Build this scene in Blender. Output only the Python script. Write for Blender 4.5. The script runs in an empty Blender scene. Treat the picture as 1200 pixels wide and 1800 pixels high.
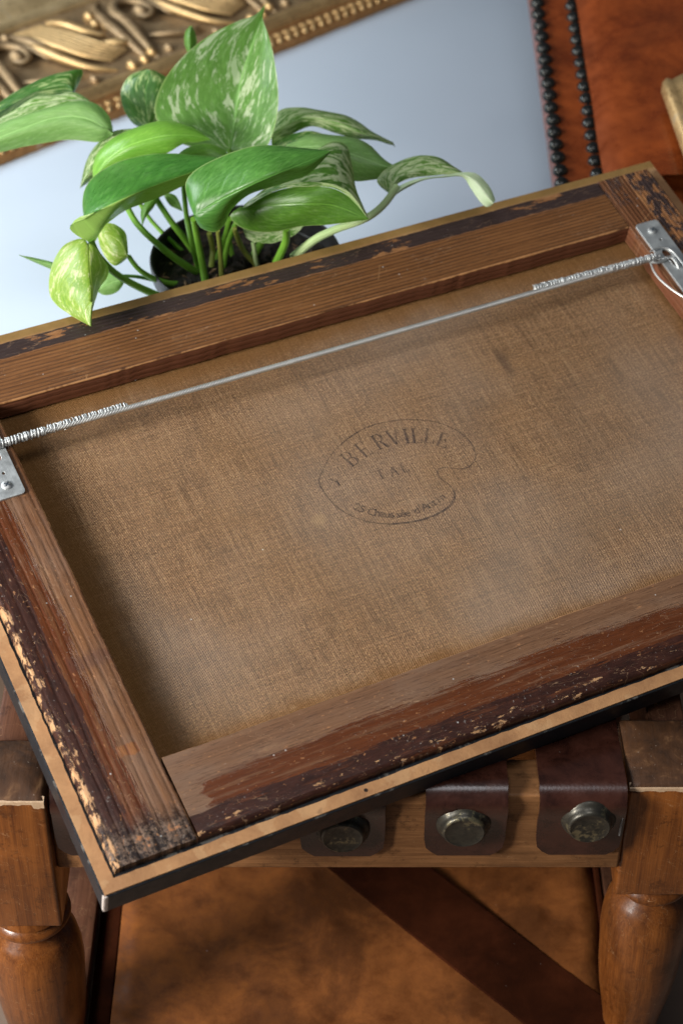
import bpy, bmesh, math, random
from mathutils import Vector, Matrix
random.seed(7)
SC = bpy.context.scene
# ---------------------------------------------------------------- camera
CAMZ, PITCH, F = 1.677, math.radians(40), 3477.0
cam_d = bpy.data.cameras.new('camera'); cam = bpy.data.objects.new('camera', cam_d)
SC.collection.objects.link(cam); SC.camera = cam
cam.location = (0, 0, CAMZ); cam.rotation_euler = (math.pi/2 - PITCH, 0, 0)
cam_d.sensor_fit = 'VERTICAL'; cam_d.sensor_height = 36; cam_d.sensor_width = 24
cam_d.lens = F/1800*36; cam_d.clip_start = .05; cam_d.clip_end = 60
cam_d.dof.use_dof = True; cam_d.dof.focus_distance = 1.70; cam_d.dof.aperture_fstop = 5.6
# ---------------------------------------------------------------- world and lamps (indoors by a window)
w = bpy.data.worlds.new('World'); SC.world = w; w.use_nodes = True
w.node_tree.nodes['Background'].inputs[0].default_value = (.70, .78, .92, 1)
w.node_tree.nodes['Background'].inputs[1].default_value = .05
def area(name, loc, target, sx, sy, power, col):
    l = bpy.data.lights.new(name, 'AREA'); l.shape = 'RECTANGLE'; l.size = sx; l.size_y = sy
    l.energy = power; l.color = col
    o = bpy.data.objects.new(name, l); SC.collection.objects.link(o)
    o.location = loc
    o.rotation_euler = (Vector(target) - Vector(loc)).to_track_quat('-Z', 'Y').to_euler()
    return o
MID = Vector((.05, 1.4, .5))
area('window_light', MID + Vector((-.74, -.54, .38))*2.6, MID, .85, .75, 80, (1, .965, .91))
area('skylight', (-1.75, 2.2, 1.50), (-.4, 1.85, .45), 1.0, .8, 27, (.88, .94, 1))
area('ceiling_light', (-.15, .75, 3.1), (0, 1.2, .4), 1.1, .8, 13, (.97, .97, 1))
SC.view_settings.view_transform = 'Standard'; SC.view_settings.look = 'None'
SC.view_settings.exposure = 0.48; SC.view_settings.gamma = 1
SC.render.resolution_x = 682; SC.render.resolution_y = 1024

# ---------------------------------------------------------------- geometry helpers
CP, SP = math.cos(PITCH), math.sin(PITCH)
def ray(px, py):
    x, y = (px-600)/F, (py-900)/F
    return Vector((x, -y*SP + CP, -y*CP - SP))
CAM = Vector((0, 0, CAMZ))
def P(px, py, t): return CAM + ray(px, py)*t                 # point at depth t
def PZ(px, py, z):                                           # point on a level plane
    r = ray(px, py); return CAM + r*((z-CAMZ)/r.z)
# picture plane: origin at its outer near-left corner, X along its long edge, Y along its short edge
D1 = Vector((-.42975597, .86549579, .25734576)); D2 = Vector((.89583341, .44438766, .0014537)); NN = D2.cross(D1)
ORG = Vector((-.17989646, .96105545, -1.18824446)) + CAM
PICM = Matrix((D2, D1, NN)).transposed().to_4x4(); PICM.translation = ORG
def PL(px, py, h=0.0):                                       # picture-local point at height h
    r = ray(px, py); p0 = ORG + NN*h
    q = CAM + r*((p0-CAM).dot(NN)/r.dot(NN)) - ORG
    return Vector((q.dot(D2), q.dot(D1), h))

COL = SC.collection
def link(name, me, mat=None, parent=None, smooth=None):
    o = bpy.data.objects.new(name, me); COL.objects.link(o)
    if mat and not me.materials: me.materials.append(mat)
    if parent: o.parent = parent
    return o
def tag(o, label=None, cat=None, group=None, kind=None):
    for k, v in (('label', label), ('category', cat), ('group', group), ('kind', kind)):
        if v: o[k] = v
    return o
def empty(name, loc=(0, 0, 0), label=None, cat=None, group=None):
    o = bpy.data.objects.new(name, None); COL.objects.link(o); o.location = loc
    o.empty_display_size = .05
    return tag(o, label, cat, group)
def mesh(name, vs, fs, smooth=False):
    me = bpy.data.meshes.new(name); me.from_pydata([tuple(v) for v in vs], [], fs)
    bm = bmesh.new(); bm.from_mesh(me); bmesh.ops.recalc_face_normals(bm, faces=bm.faces); bm.to_mesh(me); bm.free()
    if smooth:
        for p in me.polygons: p.use_smooth = True
    return me
def bm_mesh(name, bm, smooth=True, ang=35):
    me = bpy.data.meshes.new(name); bm.to_mesh(me); bm.free()
    for p in me.polygons: p.use_smooth = smooth
    if smooth:
        try: me.set_sharp_from_angle(angle=math.radians(ang))
        except Exception: pass
    return me
def box_bm(x0, x1, y0, y1, z0, z1, bev=0, seg=2, bm=None):
    bm2 = bmesh.new()
    v = [bm2.verts.new(c) for c in ((x0,y0,z0),(x1,y0,z0),(x1,y1,z0),(x0,y1,z0),(x0,y0,z1),(x1,y0,z1),(x1,y1,z1),(x0,y1,z1))]
    for f in ((3,2,1,0),(4,5,6,7),(0,1,5,4),(1,2,6,5),(2,3,7,6),(3,0,4,7)): bm2.faces.new([v[i] for i in f])
    if bev: bmesh.ops.bevel(bm2, geom=bm2.edges[:], offset=bev, segments=seg, affect='EDGES', profile=.5)
    if bm is None: return bm2
    me = bpy.data.meshes.new('tmp'); bm2.to_mesh(me); bm2.free(); bm.from_mesh(me); bpy.data.meshes.remove(me); return bm
def tube(bm, pts, rad, n=8, cap=True, flat=1.0, up=None):
    pts = [Vector(p) for p in pts]; rings = []
    if not hasattr(rad, '__len__'): rad = [rad]*len(pts)
    prev = None
    for i, p in enumerate(pts):
        t = (pts[min(i+1, len(pts)-1)] - pts[max(i-1, 0)]).normalized()
        if up is not None: a = Vector(up)
        else: a = prev if prev is not None else (Vector((0,0,1)) if abs(t.z) < .9 else Vector((1,0,0)))
        b = t.cross(a).normalized(); a2 = b.cross(t).normalized(); prev = a2
        rings.append([bm.verts.new(p + (b*math.cos(k*2*math.pi/n) + a2*math.sin(k*2*math.pi/n)*flat)*rad[i]) for k in range(n)])
    for r0, r1 in zip(rings, rings[1:]):
        for k in range(n): bm.faces.new((r0[k], r0[(k+1)%n], r1[(k+1)%n], r1[k]))
    if cap:
        bm.faces.new(rings[0][::-1]); bm.faces.new(rings[-1])
def lathe(bm, prof, n=40, center=(0,0,0), axis='z'):
    rings = []; c = Vector(center)
    for r, z in prof:
        ring = []
        for k in range(n):
            a = 2*math.pi*k/n; x, y = r*math.cos(a), r*math.sin(a)
            ring.append(bm.verts.new(c + (Vector((x, y, z)) if axis == 'z' else Vector((x, -z, y)))))
        rings.append(ring)
    for r0, r1 in zip(rings, rings[1:]):
        for k in range(n): bm.faces.new((r0[k], r0[(k+1)%n], r1[(k+1)%n], r1[k]))
    bm.faces.new(rings[0][::-1]); bm.faces.new(rings[-1])
def catmull(pts, m):
    pts = [Vector(p) for p in pts]; n = len(pts)
    d = [0]
    for a, b in zip(pts, pts[1:]): d.append(d[-1] + max((b-a).length, 1e-6))
    out = []
    for j in range(m):
        s = d[-1]*j/(m-1); i = 0
        while i < n-2 and s > d[i+1]: i += 1
        u = (s-d[i])/(d[i+1]-d[i])
        p0, p1, p2, p3 = pts[max(i-1,0)], pts[i], pts[i+1], pts[min(i+2,n-1)]
        out.append(.5*((2*p1) + (p2-p0)*u + (2*p0-5*p1+4*p2-p3)*u*u + (3*p1-p0-3*p2+p3)*u**3))
    return out

# ---------------------------------------------------------------- node helpers
class S:
    def __init__(s, g, k): s.g, s.k = g, k
    def _m(s, op, b=None, c=None): return s.g.math(op, s, b, c)
    def __add__(s, o): return s._m('ADD', o)
    __radd__ = __add__
    def __mul__(s, o): return s._m('MULTIPLY', o)
    __rmul__ = __mul__
    def __sub__(s, o): return s._m('SUBTRACT', o)
    def __rsub__(s, o): return s.g.math('SUBTRACT', o, s)
    def sin(s): return s._m('SINE')
    def abs(s): return s._m('ABSOLUTE')
    def max(s, o): return s._m('MAXIMUM', o)
    def min(s, o): return s._m('MINIMUM', o)
    def pow(s, o): return s._m('POWER', o)
    def clamp(s): return s.max(0.0).min(1.0)
class G:
    def __init__(g, name):
        g.m = bpy.data.materials.new(name); g.m.use_nodes = True
        g.t = g.m.node_tree; g.N = g.t.nodes; g.b = g.N['Principled BSDF']; g.out = g.N['Material Output']
    def put(g, sock, v):
        if v is None: return
        if isinstance(v, S): g.t.links.new(v.k, sock)
        elif isinstance(v, (tuple, list)) and sock.type == 'RGBA': sock.default_value = (*v[:3], 1)
        else: sock.default_value = v
    def math(g, op, a, b=None, c=None):
        n = g.N.new('ShaderNodeMath'); n.operation = op
        for i, v in enumerate((a, b, c)): g.put(n.inputs[i], v)
        return S(g, n.outputs[0])
    def obj(g):
        n = g.N.new('ShaderNodeTexCoord'); return S(g, n.outputs['Object'])
    def uv(g):
        n = g.N.new('ShaderNodeTexCoord'); return S(g, n.outputs['UV'])
    def sep(g, v):
        n = g.N.new('ShaderNodeSeparateXYZ'); g.put(n.inputs[0], v); return [S(g, o) for o in n.outputs]
    def vec(g, x, y, z=0.0):
        n = g.N.new('ShaderNodeCombineXYZ')
        for i, v in enumerate((x, y, z)): g.put(n.inputs[i], v)
        return S(g, n.outputs[0])
    def noise(g, v, scale=5, detail=4, rough=.55, dist=0.0):
        n = g.N.new('ShaderNodeTexNoise'); g.put(n.inputs['Vector'], v)
        n.inputs['Scale'].default_value = scale; n.inputs['Detail'].default_value = detail
        n.inputs['Roughness'].default_value = rough; n.inputs['Distortion'].default_value = dist
        return S(g, n.outputs['Fac'])
    def voro(g, v, scale=5, out='Distance', rnd=1.0):
        n = g.N.new('ShaderNodeTexVoronoi'); g.put(n.inputs['Vector'], v)
        n.inputs['Scale'].default_value = scale; n.inputs['Randomness'].default_value = rnd
        return S(g, n.outputs[out])
    def step(g, v, a, b, lo=0.0, hi=1.0):                     # smooth step from a to b
        n = g.N.new('ShaderNodeMapRange'); n.interpolation_type = 'SMOOTHSTEP'
        g.put(n.inputs['Value'], v); g.put(n.inputs['From Min'], a); g.put(n.inputs['From Max'], b)
        n.inputs['To Min'].default_value = lo; n.inputs['To Max'].default_value = hi
        return S(g, n.outputs['Result'])
    def mix(g, f, a, b, mode='MIX'):
        n = g.N.new('ShaderNodeMix'); n.data_type = 'RGBA'; n.blend_type = mode
        g.put(n.inputs[0], f); g.put(n.inputs[6], a); g.put(n.inputs[7], b); return S(g, n.outputs[2])
    def con(g, n, k=2.3):
        return ((n - .5)*k + .5).clamp()
    def bump(g, h, strength=.5, dist=.001, nrm=None):
        n = g.N.new('ShaderNodeBump'); n.inputs['Strength'].default_value = strength
        n.inputs['Distance'].default_value = dist; g.put(n.inputs['Height'], h)
        if nrm: g.put(n.inputs['Normal'], nrm)
        return S(g, n.outputs[0])
    def done(g, col, rough=.5, metal=0.0, nrm=None, spec=.5, coat=None, coatr=.1):
        g.put(g.b.inputs['Base Color'], col); g.put(g.b.inputs['Roughness'], rough)
        g.put(g.b.inputs['Metallic'], metal); g.put(g.b.inputs['Specular IOR Level'], spec)
        if nrm: g.put(g.b.inputs['Normal'], nrm)
        if coat is not None:
            g.put(g.b.inputs['Coat Weight'], coat); g.b.inputs['Coat Roughness'].default_value = coatr
        return g.m

# ---------------------------------------------------------------- materials of the picture
def grain(g, l, a, sc=1.0):
    return g.noise(g.vec(l*6, a*(260*sc)), 1.0, 5, .65, .6)
def mat_bar(kind):
    g = G('aged_pine_'+kind); x, y, z = g.sep(g.obj())
    if kind == 'top':      l, a = x, (0.543 - y)
    elif kind == 'bottom': l, a = x, (y - 0.0155)
    elif kind == 'left':   l, a = y, (x - 0.015)
    else:                  l, a = y, (0.8125 - x)
    wob = g.noise(g.vec(l*9, a*30, z*30), 1, 3)
    gr = g.noise(g.vec(l*5, a*330, z*200), 1, 6, .7, .4)
    fine = g.noise(g.vec(l*40, a*1400, z*500), 1, 4, .7)
    pitch = {'top': .0041, 'bottom': .0028, 'left': .0082, 'right': .0046}[kind]
    phase = (a*(2*math.pi/pitch)) + (wob*(3.0 if kind != 'left' else 4.5)) + (z*900)
    ridge = (phase.sin()*.5 + .5)
    ridge = ridge.pow({'top': 2.2, 'left': 3.5}.get(kind, 1.4))
    big = g.noise(g.vec(l*12, a*25, z*8), 1, 5, .6)
    grime = g.noise(g.vec(l*30, a*60, z*60), 1, 6, .7, .5)
    base = {'top': ((.095, .036, .012), (.30, .130, .042)), 'bottom': ((.100, .045, .022), (.23, .120, .062)),
            'left': ((.095, .036, .014), (.25, .110, .042)), 'right': ((.085, .030, .012), (.21, .085, .032))}[kind]
    c = g.mix(g.con(gr*.6 + fine*.4, 2.6), base[0], base[1])
    amt = {'top': .85, 'bottom': .10, 'left': .45, 'right': .6}[kind]
    c = g.mix(ridge*amt*g.step(big, .25, .6, .45, 1.0), c, (.055, .022, .009))
    c = g.mix(g.step(big, .5, .75)*.5, c, (.10, .045, .022))
    c = g.mix(g.step(grime, .62, .72)*.45, c, (.045, .02, .012))
    c = g.mix(g.step(g.noise(g.vec(l*20, a*50, 3.0), 1, 5, .7), .60, .74)*.35, c, (.36, .21, .11))
    if kind in ('bottom', 'left'):                            # patchy greyish tone, placed by noise
        c = g.mix(g.step(g.noise(g.vec(l*7, a*22, 9.0), 1, 5, .6), .38, .66)*.5, c, (.19, .125, .088))
    rough = g.step(gr, .3, .7, .42, .60)
    e1 = (g.noise(g.vec(l*70, a*130, 1.0), 1, 6, .75) - .5)
    e2 = (g.noise(g.vec(l*14, a*70, 5.0), 1, 6, .7) - .5)
    h = (gr*.5) - (ridge*{'top': .5, 'bottom': .07, 'left': .45, 'right': .5}[kind])
    chipn = g.noise(g.vec(l*55, a*150, 2.0), 1, 7, .72)
    tan = g.mix(fine, (.30, .13, .045), (.52, .27, .115))
    tapec = g.mix(g.noise(g.vec(l*60, a*60, z*60), 1, 6, .8), (.018, .010, .009), (.062, .040, .036))
    if kind in ('top', 'right'):
        wd = .0185 if kind == 'top' else .030
        aa = a + (e1*.004) + (e2*.004)
        band = g.step(aa, wd+.0006, wd-.0006)
        worn = g.noise(g.vec(l*(11 if kind == 'top' else 26), a*45, 4.0), 1, 7, .68)
        keep = g.step(worn + (g.step(a, wd-.002, wd-.012)*-.03), *((.465, .48) if kind == 'right' else (.40, .415)))
        if kind == 'right': band = band.max(g.step(l, .500, .512)*g.step(e2, -.04, .02)*.9)
        paper = g.mix(g.step(worn, .3, .45), tan, (.24, .105, .04))
        c = g.mix(g.step(aa, wd+.0015, wd+.0005), c, paper)
        c = g.mix(band*keep, c, tapec)
        h = h + band*keep*.6
        rough = g.mix(band*keep, rough, (.5, .5, .5))
        scr = g.noise(g.vec(l*160+a*90, a*18, 7.0), 1, 3, .6)
        c = g.mix(g.step(scr, .69, .74)*g.step(big, .40, .55)*.55, c, (.42, .24, .11))
    else:
        rw = .025 if kind == 'bottom' else .030
        w2 = .047 if kind == 'bottom' else .042
        e3 = (g.noise(g.vec(l*22, a*520, 3.0), 1, 5, .7) - .5); e4 = (g.noise(g.vec(l*95, a*900, 7.0), 1, 4, .7) - .5)
        sa = a + e3*.030 + e4*.010 + e2*.018 + (g.noise(g.vec(l*3.2, 1.0, 1.0), 1, 2) - .5)*.030
        streak = g.step(sa, w2+.0030, w2-.0020)
        if kind == 'bottom': streak = streak*g.step(l + e2*.06 + e1*.02, .102, .106)
        sc2 = g.mix(g.noise(g.vec(l*25, a*250, 2.0), 1, 5, .6), (.036, .008, .0025), (.150, .040, .010))
        c = g.mix(streak*g.step(g.noise(g.vec(l*9, a*160, 8.0), 1, 6, .7), .36, .50, .35, .95), c, sc2)
        sb = a + e3*.018 + e4*.008 + e2*.010 + e1*.004 + (g.noise(g.vec(l*4, 5.0, 1.0), 1, 2) - .5)*.012
        dark = g.step(sb, rw-.004+.0006, rw-.004-.0006)
        dc = g.mix(g.con(g.noise(g.vec(l*50, a*120, 6.0), 1, 6, .75)), (.008, .004, .004), (.060, .022, .015))
        dc = g.mix(g.step(g.noise(g.vec(l*16, a*140, 2.0), 1, 6, .7), .56, .62)*.6, dc, (.11, .035, .014))
        dc = g.mix(g.step(g.noise(g.vec(l*90, a*90, 9.0), 1, 5, .8), .62, .68)*.55, dc, (.20, .19, .18))
        c = g.mix(dark*g.step(g.noise(g.vec(l*17, a*230, 5.0), 1, 6, .75), .33, .43, .45, .97), c, dc)
        gloss = streak.max(dark)
        if kind == 'left':                                    # crusty corner at the near end
            near = g.step(y + e2*.05, .062, .030)
            crust = g.noise(g.vec(x*80, y*80, 3.0), 1, 7, .8)
            crust2 = g.noise(g.vec(x*220, y*220, 3.0), 1, 6, .8)
            cc = g.mix(g.step(crust*.6 + crust2*.4, .47, .53), (.012, .007, .006), (.13, .085, .06))
            cc = g.mix(g.step(crust2, .60, .64)*.5, cc, (.22, .21, .20))
            cc = g.mix(g.step(crust, .585, .60), cc, (.34, .15, .065))
            c = g.mix(near, c, cc); gloss = gloss*(1.0 - near*.5)
            band = g.step(y + e2*.02, .208, .200)*g.step(y + e2*.02, .186, .194)*g.step(a, .030, .034)
            c = g.mix(g.step(y + e1*.01, .114, .112)*g.step(y + e1*.01, .102, .104)*g.step(a + e1*.006, .037, .038)*g.step(a + e1*.006, .057, .056), c, g.mix(ridge, (.25, .10, .035), (.13, .045, .018)))
            c = g.mix(band*.4, c, (.07, .03, .025))
        edge = g.step(chipn + g.step(a, .017, .007)*.08 - g.step(a, .006, .0005)*.02, .655, .675)*g.step(a, .022, .012)
        edge2 = g.step(chipn, .71, .725)*g.step(a, .040, .030)
        if kind == 'left': edge = edge.max(g.step(chipn + g.noise(g.vec(l*10, 2.0, 8.0), 1, 3)*.3, .64, .68)*g.step(a, .0065, .004))
        ch = edge.max(edge2)
        c = g.mix(ch, c, g.mix(g.con(fine), (.30, .14, .055), (.62, .38, .20)))
        h = h + gloss*.5 - ch*.9
        rough = g.mix(gloss*.8, rough, (.30, .30, .30))
    pore = g.noise(g.vec(l*75, a*1500, z*700), 1, 3, .6)
    c = g.mix(g.step(pore, .56, .66)*.55, c, (.028, .011, .006))
    scq = g.noise(g.vec(l*45 + a*120, a*70 - l*20, 11.0), 1, 2, .5)
    c = g.mix(g.step(scq, .493, .499)*g.step(scq, .507, .501)*g.step(big, .45, .6)*.5, c, (.38, .24, .14))
    if kind in ('bottom', 'left'):
        du = g.noise(g.vec(x*330, y*330, 2.0), 1, 4, .65)
        c = g.mix(g.step(du, .64, .68)*g.step(grime, .42, .55)*gloss*.55, c, (.34, .31, .29))
        og = g.noise(g.vec(l*120, a*260, 4.0), 1, 4, .7)
        c = g.mix(g.step(og, .645, .665)*.75, c, (.34, .16, .07))
    # outer and inner side faces (below the top surface) and dust specks
    low = g.step(z, .0068, .0058)
    inner = {'top': g.step(y, .478, .4765), 'bottom': g.step(y, .0905, .0918), 'left': g.step(x, .0825, .0838), 'right': g.step(x, .7515, .7503)}[kind]
    c = g.mix(low*inner, c, g.mix(g.noise(g.vec(l*7, z*420, 1.0), 1, 5, .6), (.075, .024, .012), (.22, .082, .040)))
    worn_e = g.step(z, .0060, .0070)*inner*g.step(g.noise(g.vec(l*18, 1.0, z*10), 1, 5, .7), .40, .50)
    c = g.mix(worn_e*.85, c, (.50, .25, .10))
    dv = g.voro(g.vec(x*190, y*190, 0.0), 1.0)
    dsel = g.voro(g.vec(x*190, y*190, 0.0), 1.0, 'Color')
    dx = g.sep(dsel)[0]
    speck = g.step(dv, .17, .11)*g.step(dx, .955, .975)*g.step(z, .0074, .0077)
    c = g.mix(speck*.6, c, (.62, .62, .60))
    c = g.mix(g.step(g.noise(g.vec(x*420, y*420, z*420), 1, 3, .6), .70, .76)*.5, c, (.42, .38, .34))
    n1 = g.bump(h, .75, .0009)
    n1 = g.bump(fine + grime, .35, .0004, n1)
    return g.done(c, rough, nrm=n1, spec=.30)
def mat_canvas():
    g = G('old_linen_canvas'); x, y, z = g.sep(g.obj())
    wx = x + g.noise(g.vec(x*25, y*25, 1.0), 1, 2)*.0016; wy = y + g.noise(g.vec(x*25, y*25, 5.0), 1, 2)*.0016
    pit = .0019
    tx = (wx*(2*math.pi/pit)).sin(); ty = (wy*(2*math.pi/pit)).sin()
    weave = tx*ty
    warp = g.noise(g.vec(x*700, y*22, 1.0), 1, 4, .6); weft = g.noise(g.vec(x*22, y*700, 4.0), 1, 4, .6)
    thr = g.noise(g.vec(x*900, y*900, 4.0), 1, 2, .6)
    slub = warp*.5 + weft*.5
    blot = g.noise(g.vec(x*9, y*9, 1.0), 1, 6, .62, .3); blot2 = g.noise(g.vec(x*42, y*42, 2.0), 1, 6, .7, .4)
    thr2 = g.noise(g.vec(x*520, y*520, 9.0), 1, 3, .7)
    c = g.mix(g.con(slub, 2.6), (.125, .062, .029), (.43, .235, .120))
    c = g.mix(g.step(weave, 0, .9)*.55, c, (.56, .345, .165))
    c = g.mix(g.step(weave, .15, -1.0)*.60, c, (.060, .030, .010))
    c = g.mix(g.step(thr2, .50, .66)*.60, c, (.68, .42, .20))
    c = g.mix(g.step(thr2, .48, .32)*.55, c, (.055, .028, .011))
    wa_ = g.noise(g.vec(x*360, y*16, 21.0), 1, 4, .65); we_ = g.noise(g.vec(x*16, y*360, 27.0), 1, 4, .65)
    c = g.mix(g.step(wa_, .53, .62)*.28, c, (.075, .045, .028)); c = g.mix(g.step(we_, .54, .63)*.22, c, (.085, .052, .032))
    c = g.mix(g.step(wa_, .46, .38)*.22, c, (.58, .38, .21)); c = g.mix(g.step(we_, .45, .37)*.18, c, (.56, .37, .21))
    c = g.mix(g.step(blot2, .50, .68)*.34, c, (.120, .072, .040))
    c = g.mix(g.step(blot, .50, .68)*.22, c, (.40, .22, .09))
    c = g.mix(g.step(blot, .50, .34)*.22, c, (.14, .09, .055))
    st = g.noise(g.vec(x*170, y*30, 3.0), 1, 5, .7); st2 = g.noise(g.vec(x*30, y*170, 6.0), 1, 5, .7)
    c = g.mix(g.step(st, .54, .66)*.26, c, (.10, .062, .040)); c = g.mix(g.step(st2, .55, .68)*.14, c, (.42, .28, .15))
    # dust and painted sheen over the middle, stain and painted shadow by the bars
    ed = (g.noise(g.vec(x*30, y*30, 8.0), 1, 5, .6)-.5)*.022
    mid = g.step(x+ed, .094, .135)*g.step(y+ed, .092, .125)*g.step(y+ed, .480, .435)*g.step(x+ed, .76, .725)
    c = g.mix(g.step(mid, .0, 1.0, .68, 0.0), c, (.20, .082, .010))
    c = g.mix(mid*g.step(g.noise(g.vec(x*4+1.5, y*4, 2.0), 1, 2), .35, .65)*.30, c, (.41, .34, .28))
    sp = g.step(g.noise(g.vec((x-.3)*0.6, (y-.2)*1.0, 0.0), 60, 2, .5), .70, .78)
    c = g.mix(sp*.35, c, (.5, .34, .18))
    def spot(u, v, r, col, k, c, sx=1.0, sy=1.0):
        d = ((x-u)*(1/sx))*((x-u)*(1/sx)) + ((y-v)*(1/sy))*((y-v)*(1/sy))
        return g.mix(g.step(d + blot2*r*r*1.2, r*r*1.9, r*r*.5)*k, c, col)
    p = PL(562, 912, -.0155); c = spot(p.x, p.y, .009, (.50, .33, .17), .45, c, 1.0, .8)
    p = PL(885, 635, -.0155); c = spot(p.x, p.y, .009, (.085, .055, .04), .55, c, .75, 2.4)
    for q in ((462, 965), (336, 1088), (1090, 930)):
        p = PL(q[0], q[1], -.0155); c = spot(p.x, p.y, .0009, (.80, .76, .68), .8, c)
    h = weave*.8 + slub*1.0
    n1 = g.bump(h, .9, .0007); n1 = g.bump(blot2, .3, .002, n1)
    return g.done(c, g.step(slub, .3, .7, .62, .78), nrm=n1, spec=.22)
def mat_tan():
    g = G('raw_frame_wood'); x, y, z = g.sep(g.obj())
    n = g.noise(g.vec(x*30, y*30, z*30), 1, 6, .65, .4); f = g.noise(g.vec(x*260, y*260, z*200), 1, 4, .7)
    c = g.mix(g.con(n), (.22, .095, .038), (.52, .275, .120)); c = g.mix(f*.5, c, (.36, .21, .10))
    pt = g.step(g.noise(g.vec(x*26, y*26, 3.0), 1, 5, .6), .52, .57)
    c = g.mix(pt*.22, c, (.60, .40, .21))
    c = g.mix(g.step(n, .62, .70)*.5, c, (.10, .05, .025))
    c = g.mix(g.step(y, .545, .552)*.85, c, g.mix(n, (.13, .075, .018), (.30, .18, .05)))
    p = PL(643, 1389, 0); d = (x-p.x)*(x-p.x) + (y-p.y)*(y-p.y)
    c = g.mix(g.step(d, 4e-6, 2e-6), c, (.02, .01, .006))
    return g.done(c, .62, nrm=g.bump(f+n, .6, .0005), spec=.35)
def mat_black():
    g = G('black_frame_paint'); x, y, z = g.sep(g.obj())
    n = g.noise(g.vec(x*60, y*60, z*60), 1, 6, .7)
    c = g.mix(n, (.006, .007, .008), (.018, .021, .026))
    edge = g.step(z, -.0040, -.0018)*g.step(g.noise(g.vec(x*35, y*35, 1.0), 1, 6, .7), .54, .62)
    c = g.mix(edge*.5, c, (.20, .19, .17))
    corner = g.step(x+y, .0042, .0028)*g.step(n, .35, .5)
    c = g.mix(corner, c, (.52, .46, .42))
    c = g.mix(g.step(g.noise(g.vec(x*90, y*90, z*90), 1, 3, .6), .72, .76)*.7, c, (.35, .38, .42))
    return g.done(c, g.step(n, .3, .7, .30, .48), nrm=g.bump(n, .3, .0006), spec=.28)
def mat_metal(name, col, rough, scr=.5):
    g = G(name); o = g.obj(); x, y, z = g.sep(o)
    n = g.noise(g.vec(x*90, y*90, z*90), 1, 5, .7); s = g.noise(g.vec(x*900, y*60, z*200), 1, 3, .6)
    c = g.mix(n, tuple(v*.62 for v in col), col)
    return g.done(c, g.step(n, .3, .7, rough*.8, rough*1.35), .7, g.bump(s+n, scr, .0002))
def mat_ink():
    g = G('faded_stamp_ink'); x, y, z = g.sep(g.obj())
    n = g.noise(g.vec(x*160, y*160, 1.0), 1, 6, .75); th = (x*(2*math.pi/.0019)).sin()*(y*(2*math.pi/.0019)).sin()
    tr = g.N.new('ShaderNodeBsdfTransparent'); mx = g.N.new('ShaderNodeMixShader')
    bl = g.noise(g.vec(x*25, y*25, 3.0), 1, 3)
    g.put(mx.inputs[0], g.step(n + bl*.5 + th*.10, .46, .94, .10, .56))
    g.done((.028, .030, .042), .8, spec=.2)
    g.t.links.new(tr.outputs[0], mx.inputs[1]); g.t.links.new(g.b.outputs[0], mx.inputs[2])
    g.t.links.new(mx.outputs[0], g.out.inputs[0]); return g.m
M_TAN, M_BLACK, M_CANV, M_INK = mat_tan(), mat_black(), mat_canvas(), mat_ink()
M_ZINC = mat_metal('zinc_plate', (.66, .70, .70), .40)
M_WIRE = mat_metal('galvanised_wire', (.62, .64, .63), .42, .1)
M_CABLE = mat_metal('twisted_cable', (.84, .84, .80), .38, .1)

# ---------------------------------------------------------------- the framed picture, back side up
pic = empty('framed_picture', label='old picture frame lying face down on the stool, brown canvas back with faint stamp', cat='picture frame')
pic.matrix_world = PICM
def mitre(name, side, w0, w1, z0, z1, mat, jag=0.0, bev=.0006):
    W, H = .828, .560
    n = 120 if jag else 1; vs = []; fs = []
    def pt(s, w):                                              # s 0..1 along, w inset from the outer edge
        if side == 'bottom': return (w + (W-2*w)*s, w)
        if side == 'top':    return (w + (W-2*w)*s, H-w)
        if side == 'left':   return (w, w + (H-2*w)*s)
        return (W-w, w + (H-2*w)*s)
    for i in range(n+1):
        s = i/n; j = w1 + (random.uniform(-jag, jag) if jag and 0 < i < n else 0)
        a, b = pt(s, w0), pt(s, j)
        vs += [(*a, z0), (*b, z0), (*b, z1), (*a, z1)]
    for i in range(n):
        k = i*4
        for e in range(4): fs.append((k+e, k+(e+1) % 4, k+4+(e+1) % 4, k+4+e))
    fs += [(0, 1, 2, 3), (n*4+3, n*4+2, n*4+1, n*4)]
    me = mesh(name, vs, fs)
    o = link(name, me, mat, pic)
    if not jag and bev:
        b = o.modifiers.new('b', 'BEVEL'); b.width = .0012; b.segments = 2; b.limit_method = 'ANGLE'
    return o
for s in ('bottom', 'left', 'top', 'right'):
    mitre('frame_rail', s, 0, .022, -.027, -.0016, M_BLACK)
    mitre('backing_strip', s, .0016, .0125, -.0020, 0, M_TAN, .00045)
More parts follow.
